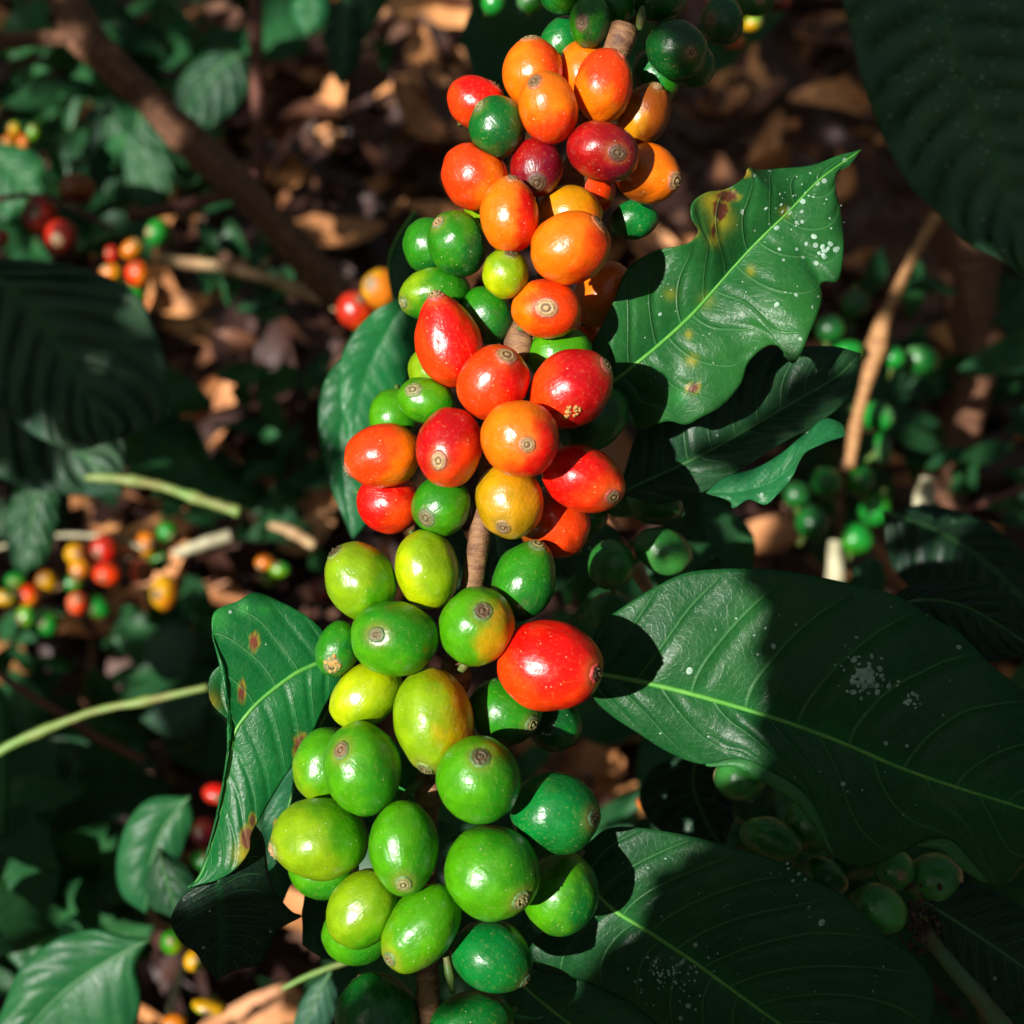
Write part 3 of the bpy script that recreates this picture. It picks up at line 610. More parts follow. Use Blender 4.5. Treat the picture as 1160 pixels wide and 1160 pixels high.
discs(B_, 'blade', 'lichen', lp, M['lichen'], .35)
lp = [(r_.gauss(905, 26), r_.gauss(232, 28), r_.choice((.7, .8, 1.0, 1.3, 2.2))) for k in range(34)]+[(935+r_.gauss(0, 6), 284+r_.gauss(0, 6), r_.uniform(2, 3.6)) for k in range(9)]+[(880, 345, 3), (902, 334, 2.4), (748, 356, 2.2), (880, 258, 3), (909, 228, 3.4), (947, 283, 3.6), (922, 268, 3.2)]+[(r_.uniform(720, 930), r_.uniform(300, 460), .9) for k in range(26)]
discs(A_, 'blade', 'specks', lp, M['lichen'], .35)
# lower right leaf
C_ = leaf('broad dark leaf below the large one, lower right, only its left corner sunlit',
     [(655,996,-74),(679,1016,-70),(697,1032,-66),(734,1055,-62),(781,1086,-58),(818,1113,-56),(883,1160,-56),(960,1215,-60)],
     [(655,996,-74),(660,965,-70),(672,950,-64),(688,939,-60),(716,937,-56),(776,946,-52),(837,962,-50),(883,976,-50),(921,997,-50),(958,1016,-52),(981,1039,-54),(1004,1060,-54),(1037,1086,-56),(1056,1113,-58),(1058,1150,-60),(1030,1200,-60),(960,1215,-60)],
     [(655,996,-74),(645,1030,-80),(620,1050,-84),(600,1075,-86),(610,1098,-84),(650,1108,-80),(700,1128,-74),(760,1170,-70),(850,1215,-64),(960,1215,-60)],
     col=(.007, .062, .016), ripple=2, corr=2.8, bulge=7, ribw=(3, 1.4), seed=7, spk=[(760,1105,40,.7),(785,1140,24,.7),(910,990,14,.5),(690,945,10,.2)],
     lit=lambda x, y: (x < 785 and y < 956) or (x < 704 and y < 1052), litr=.0022)
lp = [(r_.gauss(760, 22), r_.gauss(1102, 12), r_.uniform(.8, 1.8)) for k in range(60)]+[(r_.uniform(700, 1040), r_.uniform(970, 1150), r_.uniform(.6, 1.3)) for k in range(40)]+[(931, 1045, 4), (r_.gauss(890, 3), 978, 2), (905, 990, 2.4), (912, 996, 2), (893, 984, 2)]
discs(C_, 'blade', 'specks', lp, M['lichen'], .35)
leaf('small leaf corner with a pale midrib at the bottom, under the broad dark leaf',
     [(585,1110,-96),(620,1140,-94),(660,1170,-92),(720,1210,-92)],
     [(585,1110,-96),(600,1098,-94),(640,1104,-92),(690,1122,-90),(740,1150,-90),(760,1200,-90),(720,1210,-92)],
     [(585,1110,-96),(580,1140,-96),(600,1190,-96),(660,1220,-94),(720,1210,-92)],
     col=(.012, .09, .028), N=50, MS=12, ribw=(2, 1.4), seed=9, lit=lambda x, y: x < 660 and y < 1130)
# left leaf and its folded end
E_ = leaf('green leaf with brown spots left of the green cherries, lower end folding under',
     [(375,745,-34),(360,751,-30),(333,764,-24),(300,789,-18),(281,808,-14),(267,828,-12),(262,850,-14),(256,890,-16),(243,945,-18),(228,990,-14),(213,1006,-12)],
     [(375,745,-34),(386,762,-36),(385,772,-34),(370,797,-30),(352,834,-26),(333,865,-24),(312,897,-22),(296,925,-18),(285,945,-10),(282,965,-4),(266,985,-2),(246,997,-6),(226,1002,-10),(213,1006,-12)],
     [(375,745,-34),(368,717,-36),(345,696,-30),(317,681,-26),(290,671,-22),(269,681,-18),(244,692,-10),(240,712,-6),(248,739,-4),(254,760,-4),(259,797,-6),(262,820,-8),(257,850,-10),(251,890,-14),(239,946,-18),(224,994,-14),(213,1006,-12)],
     col=(.004, .110, .022), ripple=2, corr=1.6, bulge=5, ribw=(3, .8), seed=12,
     spots=[(288,727,5,10,(.16,.04,.02)),(274,784,4,12,(.12,.03,.02)),(341,848,8,16,(.17,.05,.03)),(281,950,9,14,(.20,.07,.04)),(286,930,4,8,(.12,.04,.02))],
     yellow=[(276,690,6,(.03,.30,.04),.8),(246,700,14,(.02,.22,.03),.8),(278,968,12,YE,.8),(300,690,8,(.02,.22,.03),.6)],
     spk=[], lit=lambda x, y: True, litr=.002)
leaf('', [(246,1000,-14),(250,1030,-22),(250,1070,-30),(246,1108,-36)],
     [(290,935,-16),(299,950,-30),(304,985,-42),(312,1010,-50),(330,1032,-54),(342,1038,-56),(318,1052,-50),(305,1074,-46),(292,1093,-42),(265,1100,-40),(246,1110,-36)],
     [(216,1006,-14),(200,1025,-10),(194,1045,-10),(204,1066,-14),(222,1080,-22),(232,1096,-28),(246,1110,-36)],
     col=(.006, .022, .014), ripple=1, corr=2.0, bulge=3, rib=None, seed=13, part=E_, N=70, MS=18)  # near-black tone of the fold is shade put into its colour
leaf('rounded yellow-green lobe edge showing behind the spotted left leaf',
     [(262,745,-30),(252,765,-32),(250,790,-32),(262,818,-30)], [(262,745,-30),(268,770,-34),(268,795,-34),(262,818,-30)],
     [(262,745,-30),(240,762,-30),(236,782,-28),(242,800,-28),(262,818,-30)], col=(.006, .10, .022), N=40, MS=10, rib=None, ripple=0, corr=1, yellow=[(238,795,10,YE,.6)], lit=lambda x, y: True, seed=3)
# leaves behind the branch, left
leaf('bright green leaf behind the left cherries of the middle cluster',
     [(470,330,-590),(440,370,-595),(415,420,-600),(402,470,-600),(400,520,-605)],
     [(470,330,-590),(425,352,-590),(392,392,-595),(385,440,-600),(392,490,-605),(400,520,-605)],
     [(470,330,-590),(478,380,-600),(460,430,-605),(440,480,-610),(400,520,-605)], col=(.008, .15, .038), N=50, MS=14, seed=21, rib=None, mat='leaf_bg', lit=lambda x, y: x < 450)
leaf('green leaf lower behind the orange-red cherry that sticks out left',
     [(440,400,-630),(405,440,-635),(385,490,-640),(390,560,-640),(400,610,-645)],
     [(440,400,-630),(390,405,-630),(365,440,-635),(362,490,-640),(375,550,-640),(400,610,-645)],
     [(440,400,-630),(430,450,-640),(425,520,-645),(420,580,-645),(400,610,-645)], col=(.008, .12, .034), N=50, MS=14, seed=22, rib=None, mat='leaf_bg', lit=lambda x, y: y < 500)
leaf('green leaf behind the two left upper cherries of the top cluster, rim only',
     [(470,240,-610),(450,270,-612),(440,300,-612),(445,340,-615)], [(470,240,-610),(455,262,-615),(452,300,-615),(445,340,-615)],
     [(470,240,-610),(490,270,-610),(485,310,-610),(445,340,-615)], col=(.008, .07, .025), N=40, MS=10, seed=23)
leaf('dark leaf behind the lower left green cherries, above the sandy ground',
     [(400,960,-120),(370,1000,-124),(352,1040,-124),(344,1070,-124)], [(400,960,-120),(355,985,-120),(343,1030,-122),(344,1070,-124)],
     [(400,960,-120),(400,1010,-124),(385,1060,-124),(372,1086,-126),(344,1070,-124)], col=(.01, .06, .03), N=40, MS=10, seed=24)
leaf('green leaf hanging behind the broad lime green cherry on the left',
     [(380,790,-110),(350,850,-130),(325,920,-140),(310,990,-150),(312,1040,-155)], [(380,790,-110),(340,830,-125),(305,900,-140),(296,970,-150),(312,1040,-155)],
     [(380,790,-110),(385,860,-120),(360,930,-140),(330,1000,-150),(312,1040,-155)], col=(.010, .10, .04), N=50, MS=12, seed=25, lit=lambda x, y: y < 930, spots=[(316,935,6,6,(.35,.12,.02))])
leaf('small bright green leaf tip between the large lime cherry and the woody stem',
     [(486,870,-30),(470,885,-30),(458,905,-30),(452,925,-30)], [(486,870,-30),(458,872,-30),(448,895,-30),(452,925,-30)], [(486,870,-30),(480,890,-30),(468,905,-30),(452,925,-30)],
     col=(.02, .22, .03), N=30, MS=8, seed=26, rib=None, lit=lambda x, y: True)
# dark leaf with the curled sunlit edge
leaf('dark leaf with a pale midrib under the spotted leaf, running to the curled bright one',
     [(700,560,-130),(735,543,-130),(790,518,-128),(840,490,-126),(895,458,-124),(950,425,-124),(975,400,-126)],
     [(700,560,-130),(725,480,-132),(760,430,-130),(820,400,-128),(880,395,-128),(940,392,-126),(975,400,-126)],
     [(700,560,-130),(750,570,-128),(800,556,-122),(850,525,-116),(890,500,-112),(930,478,-114),(965,445,-120),(975,400,-126)],
     col=(.012, .056, .022), corr=3, bulge=6, rib='rib_dark', ribw=(2.6, 1.2), seed=31, N=80, MS=20)
leaf('narrow curled leaf with jagged ends catching the sun, under the large spotted leaf',
     [(800,558,-104),(835,558,-98),(870,548,-94),(895,530,-92),(915,505,-92),(940,488,-96),(957,490,-100)],
     [(800,558,-104),(822,540,-108),(858,529,-104),(885,513,-100),(908,494,-98),(934,474,-102),(954,480,-104),(957,490,-100)],
     [(800,558,-104),(826,568,-96),(830,576,-94),(848,566,-90),(866,572,-88),(880,561,-84),(892,549,-84),(903,528,-86),(914,512,-88),(934,502,-92),(957,494,-98),(957,490,-100)],
     col=(.01, .12, .04), corr=1.5, bulge=5, N=70, MS=14, rib=None, seed=32, lit=lambda x, y: True)
# out-of-focus leaves further off
FG = [
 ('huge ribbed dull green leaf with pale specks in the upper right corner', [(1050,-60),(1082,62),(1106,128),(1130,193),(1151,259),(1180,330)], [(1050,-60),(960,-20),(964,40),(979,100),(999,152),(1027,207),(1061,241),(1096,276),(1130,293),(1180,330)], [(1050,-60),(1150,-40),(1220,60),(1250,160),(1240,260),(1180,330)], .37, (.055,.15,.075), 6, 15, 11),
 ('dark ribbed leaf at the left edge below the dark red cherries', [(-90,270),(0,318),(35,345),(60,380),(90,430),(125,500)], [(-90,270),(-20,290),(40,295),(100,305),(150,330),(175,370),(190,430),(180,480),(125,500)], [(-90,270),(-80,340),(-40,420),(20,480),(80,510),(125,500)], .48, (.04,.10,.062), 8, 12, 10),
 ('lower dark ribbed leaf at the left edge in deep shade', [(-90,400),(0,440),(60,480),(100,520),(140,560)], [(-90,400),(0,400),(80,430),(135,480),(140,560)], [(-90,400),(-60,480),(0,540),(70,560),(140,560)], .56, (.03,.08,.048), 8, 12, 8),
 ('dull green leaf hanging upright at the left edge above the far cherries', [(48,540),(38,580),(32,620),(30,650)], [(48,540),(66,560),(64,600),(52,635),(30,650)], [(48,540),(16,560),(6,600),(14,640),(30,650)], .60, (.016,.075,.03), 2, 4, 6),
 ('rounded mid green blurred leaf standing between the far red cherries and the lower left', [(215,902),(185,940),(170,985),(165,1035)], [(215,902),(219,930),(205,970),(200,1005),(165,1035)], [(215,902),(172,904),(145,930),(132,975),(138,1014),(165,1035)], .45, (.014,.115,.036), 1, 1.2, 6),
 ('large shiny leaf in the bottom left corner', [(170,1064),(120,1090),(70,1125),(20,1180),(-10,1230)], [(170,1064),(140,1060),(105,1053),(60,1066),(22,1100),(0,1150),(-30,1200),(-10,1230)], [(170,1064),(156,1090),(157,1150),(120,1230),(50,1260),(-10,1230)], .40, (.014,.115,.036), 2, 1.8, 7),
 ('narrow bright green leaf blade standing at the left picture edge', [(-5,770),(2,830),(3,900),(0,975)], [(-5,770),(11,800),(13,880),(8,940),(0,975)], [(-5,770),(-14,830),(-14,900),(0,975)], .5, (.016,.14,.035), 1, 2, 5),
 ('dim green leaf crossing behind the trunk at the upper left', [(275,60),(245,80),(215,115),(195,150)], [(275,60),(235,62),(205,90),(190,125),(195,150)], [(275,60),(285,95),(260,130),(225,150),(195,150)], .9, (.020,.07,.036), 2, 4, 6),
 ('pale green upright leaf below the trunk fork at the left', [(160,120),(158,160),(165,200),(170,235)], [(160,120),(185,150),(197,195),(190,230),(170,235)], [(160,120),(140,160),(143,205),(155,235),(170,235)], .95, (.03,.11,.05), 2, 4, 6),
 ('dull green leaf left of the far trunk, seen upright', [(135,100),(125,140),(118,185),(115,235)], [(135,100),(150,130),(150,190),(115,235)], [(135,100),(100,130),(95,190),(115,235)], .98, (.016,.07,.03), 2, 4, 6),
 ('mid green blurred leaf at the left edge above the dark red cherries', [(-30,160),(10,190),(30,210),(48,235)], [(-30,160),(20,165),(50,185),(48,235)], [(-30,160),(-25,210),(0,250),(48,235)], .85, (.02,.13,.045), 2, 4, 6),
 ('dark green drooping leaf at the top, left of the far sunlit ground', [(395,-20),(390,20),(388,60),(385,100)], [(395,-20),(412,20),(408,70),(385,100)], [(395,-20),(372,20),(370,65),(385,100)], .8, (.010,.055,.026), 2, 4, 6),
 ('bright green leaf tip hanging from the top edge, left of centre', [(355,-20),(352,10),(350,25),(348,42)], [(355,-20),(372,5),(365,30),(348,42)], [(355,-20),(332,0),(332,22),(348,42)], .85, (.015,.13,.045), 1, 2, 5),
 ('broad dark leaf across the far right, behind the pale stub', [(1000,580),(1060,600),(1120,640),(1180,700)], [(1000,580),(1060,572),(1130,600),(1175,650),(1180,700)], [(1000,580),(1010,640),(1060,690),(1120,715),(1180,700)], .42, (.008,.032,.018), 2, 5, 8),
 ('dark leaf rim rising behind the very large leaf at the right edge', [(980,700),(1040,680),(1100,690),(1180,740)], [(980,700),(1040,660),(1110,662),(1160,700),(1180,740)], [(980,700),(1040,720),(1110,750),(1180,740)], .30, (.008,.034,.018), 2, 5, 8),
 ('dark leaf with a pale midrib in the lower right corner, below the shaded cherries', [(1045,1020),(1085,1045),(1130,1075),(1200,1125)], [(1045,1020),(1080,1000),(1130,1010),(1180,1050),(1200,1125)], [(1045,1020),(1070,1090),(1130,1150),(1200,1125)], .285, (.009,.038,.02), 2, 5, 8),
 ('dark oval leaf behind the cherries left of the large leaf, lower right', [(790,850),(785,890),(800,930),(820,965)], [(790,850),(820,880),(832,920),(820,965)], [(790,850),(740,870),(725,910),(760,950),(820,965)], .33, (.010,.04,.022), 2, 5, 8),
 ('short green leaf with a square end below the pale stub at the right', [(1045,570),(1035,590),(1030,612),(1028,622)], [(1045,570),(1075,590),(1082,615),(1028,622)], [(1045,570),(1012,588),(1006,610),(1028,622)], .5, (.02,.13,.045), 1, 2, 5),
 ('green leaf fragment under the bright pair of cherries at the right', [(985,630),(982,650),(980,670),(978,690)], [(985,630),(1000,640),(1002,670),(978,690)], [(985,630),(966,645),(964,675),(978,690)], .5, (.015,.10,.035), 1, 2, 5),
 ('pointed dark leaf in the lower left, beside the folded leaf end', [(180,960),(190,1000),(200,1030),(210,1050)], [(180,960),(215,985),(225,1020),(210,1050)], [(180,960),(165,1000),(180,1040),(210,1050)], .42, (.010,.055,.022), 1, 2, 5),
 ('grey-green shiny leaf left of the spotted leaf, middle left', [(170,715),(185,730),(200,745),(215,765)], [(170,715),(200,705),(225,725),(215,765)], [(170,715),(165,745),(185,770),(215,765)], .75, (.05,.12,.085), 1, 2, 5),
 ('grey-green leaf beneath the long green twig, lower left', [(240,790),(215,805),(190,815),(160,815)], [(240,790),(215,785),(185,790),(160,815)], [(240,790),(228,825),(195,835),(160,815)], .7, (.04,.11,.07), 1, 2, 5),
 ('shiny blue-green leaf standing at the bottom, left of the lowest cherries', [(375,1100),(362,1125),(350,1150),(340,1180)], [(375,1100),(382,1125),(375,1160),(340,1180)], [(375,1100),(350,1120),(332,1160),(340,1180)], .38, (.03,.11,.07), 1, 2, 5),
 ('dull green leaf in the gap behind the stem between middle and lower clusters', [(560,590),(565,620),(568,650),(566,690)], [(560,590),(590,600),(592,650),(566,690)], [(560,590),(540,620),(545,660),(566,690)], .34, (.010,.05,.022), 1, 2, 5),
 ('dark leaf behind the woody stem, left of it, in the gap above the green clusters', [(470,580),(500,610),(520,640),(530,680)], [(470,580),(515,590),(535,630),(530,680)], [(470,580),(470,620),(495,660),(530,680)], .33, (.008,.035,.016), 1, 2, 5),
]
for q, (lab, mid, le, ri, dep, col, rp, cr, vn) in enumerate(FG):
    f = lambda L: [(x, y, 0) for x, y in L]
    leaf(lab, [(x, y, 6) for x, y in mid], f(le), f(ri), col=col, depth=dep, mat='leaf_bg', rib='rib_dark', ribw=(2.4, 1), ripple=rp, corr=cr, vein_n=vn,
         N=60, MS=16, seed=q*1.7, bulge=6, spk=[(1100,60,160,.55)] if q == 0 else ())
# ------------------------------------------------------------------ trunks, twigs, sticks
def stick(name, label, cat, pts, rs, depth, mat, seed=0, group=None, lit=False, rough=.2, n=50):
    pts = [(p[0], p[1], p[2] if len(p) > 2 else 0) for p in pts]
    o = tube_px(name, pts, rs, depth, M[mat], None, label, cat, group, n=n, seg=14, rough=rough, seed=seed)
    if lit:
        for p in crv(pts, 8): LITP.append((cam_pt(p.x, p.y, depth+p.z), .013))
    return o
stick('tree_trunk', 'thick slanting brown trunk crossing the upper left', 'trunk', [(40,-60,.02),(100,45),(160,105),(205,150),(260,200),(300,240),(345,290),(392,340),(470,430,.0)], [20,20,19,20,20,18,17,15,14], .66, 'bark_dark', 1, rough=.35)
stick('branch', 'second slanting brown branch running beside the thick trunk, lower side', 'branch', [(262,205,.01),(300,250,.02),(335,295,.03),(378,345,.04)], [12,12,11,9], .655, 'bark_dark', 2)
stick('branch', 'short brown side branch reaching the trunk from the left edge', 'branch', [(-30,48),(30,45),(95,42)], [10,9,10], .66, 'bark_dark', 3)
stick('branch', 'upright reddish brown stem crossing behind the trunk at the top left', 'branch', [(288,-30),(290,60),(292,130),(293,200)], [9,8,8,7], .72, 'bark_red', 4)
stick('branch', 'dull red twig meeting the trunk from the left', 'branch', [(145,246),(200,235),(250,222),(280,214)], [6,7,7,7], .66, 'bark_red', 5)
stick('branch', 'pale cut twig pointing left among the far ripe cherries', 'branch', [(180,294),(215,298),(250,302),(310,318),(390,348)], [7,7,6,8,8], .78, 'twig_tan', 6)
stick('branch', 'long jointed green twig turning tan towards the right, middle left', 'twig', [(97,541),(130,542),(180,550),(225,565),(272,580)], [3,5.5,5,7,5,5.2,5.4,7.6,5.6,6,7], .55, 'twig_green', 7, lit=True)
stick('stick', 'pale whitish broken stick lying behind the far cherries', 'stick', [(198,628),(225,618),(262,606)], [6,7,7], .80, 'twig_pale', 8, lit=True)
stick('stick', 'short tan broken stick left of the upper green cherries', 'stick', [(305,595),(330,602),(356,618)], [4,7,5], .72, 'twig_tan', 9, lit=True)
stick('branch', 'long curved bright green twig rising to the right in the lower left', 'twig', [(-20,865),(10,845),(55,825),(110,805),(170,793),(236,778)], [5.5,5,4.8,6.4,4.8,4.6,4.5,4.4,6,4.2,4,3.8], .45, 'twig_green', 10, lit=True)
stick('branch', 'thin reddish twig slanting down to the right under the green twig', 'twig', [(-20,750),(30,785),(80,815),(115,838),(165,862)], [4,4.5,5,5,4], .55, 'bark_red', 11)
stick('branch', 'arching grey twig above the far cherry clusters at the left', 'twig', [(-20,625),(40,610),(80,606),(130,610),(165,622)], [2.5,2.5,2.5,2.5,2], .85, 'twig_pale', 12)
stick('branch', 'jointed brown stem descending at the right of the spotted leaf', 'branch', [(1075,225),(1050,262),(1025,310),(1003,358),(994,388),(987,415),(972,470),(962,530)], [7,6.5,6,7,12,6.5,7.5,6], .62, 'bark_tan', 13)
stick('branch', 'dark thin stem continuing below the jointed brown one', 'branch', [(960,520),(953,560),(950,612)], [5,4,4], .63, 'bark_dark', 14)
stick('stick', 'pale cream stub standing behind the top edge of the large right leaf', 'stick', [(946,612),(946,640),(946,680)], [7,10,11], .74, 'twig_pale', 15, lit=True)
stick('tree_trunk', 'broad dim brown trunk standing upright at the far right', 'trunk', [(1090,230),(1100,330),(1108,400),(1090,480),(1070,560),(1060,640)], [34,32,28,24,22,20], .85, 'bark_dark', 16, rough=.4)
stick('branch', 'thin dark twig crossing low at the right edge', 'twig', [(1085,582),(1120,568),(1180,545)], [4,4,5], .6, 'bark_red', 17)
stick('stick', 'pale stub glowing between dark leaves at the right', 'stick', [(1050,540),(1048,560),(1046,585)], [7,12,14], .62, 'twig_pale', 18)
stick('branch', 'green stem with a red upper side in the lower right corner', 'branch', [(1046,1052),(1075,1090),(1110,1130),(1150,1185)], [9,10,12,14], .285, 'stem_green', 19)
stick('stick', 'tan cut twig end glowing left of the large leaf top edge', 'stick', [(720,640),(727,655),(735,668)], [9,8,7], .32, 'twig_tan', 20, lit=True)
stick('branch', 'thin yellow-green twig along the bottom, left of the lowest cherries', 'twig', [(320,1120),(350,1105),(385,1092),(400,1088)], [2.5,3,3,2.5], .40, 'twig_green', 21, lit=True)
stick('stick', 'dry grey grass stalk leaning in the bottom gap of sandy ground', 'stick', [(190,1150),(198,1125),(208,1095)], [3,5,4], .6, 'twig_pale', 22)
stick('branch', 'thin brown twig running through the far left cherry cluster', 'twig', [(-20,668),(40,672),(90,655),(140,634),(200,640)], [3,3.4,3,3,2.5], .88, 'bark', 23)
stick('branch', 'thin dark twig behind the shaded dark red trio at the left', 'twig', [(-20,228),(40,222),(90,240),(130,262)], [3.5,3.5,3,3], .65, 'bark_red', 24)
# dark debris clump where the shaded lower right cherries join
r_ = random.Random(3); V = []; F = []
for k in range(150):
    x, y = r_.gauss(1040, 12), r_.gauss(1042, 18); d = .28+r_.uniform(-.004, .004); s = r_.uniform(1.5, 4)*d/K
    c0 = P(x, y, d); b0 = len(V)
    for q in ((1,0,0),(-1,0,0),(0,1,0),(0,-1,0),(0,0,1),(0,0,-1)): V.append(c0+Vector(q)*s*r_.uniform(.6, 1.4))
    for f in ((0,2,4),(2,1,4),(1,3,4),(3,0,4),(2,0,5),(1,2,5),(3,1,5),(0,3,5)): F.append(tuple(b0+i for i in f))
tag(mesh_obj('dried_blossom', V, F, M['debris'], None, P(1040, 1042, .28), smooth=False), 'dark crumbly clump of dried blossom where the shaded lower right cherries join', 'debris')

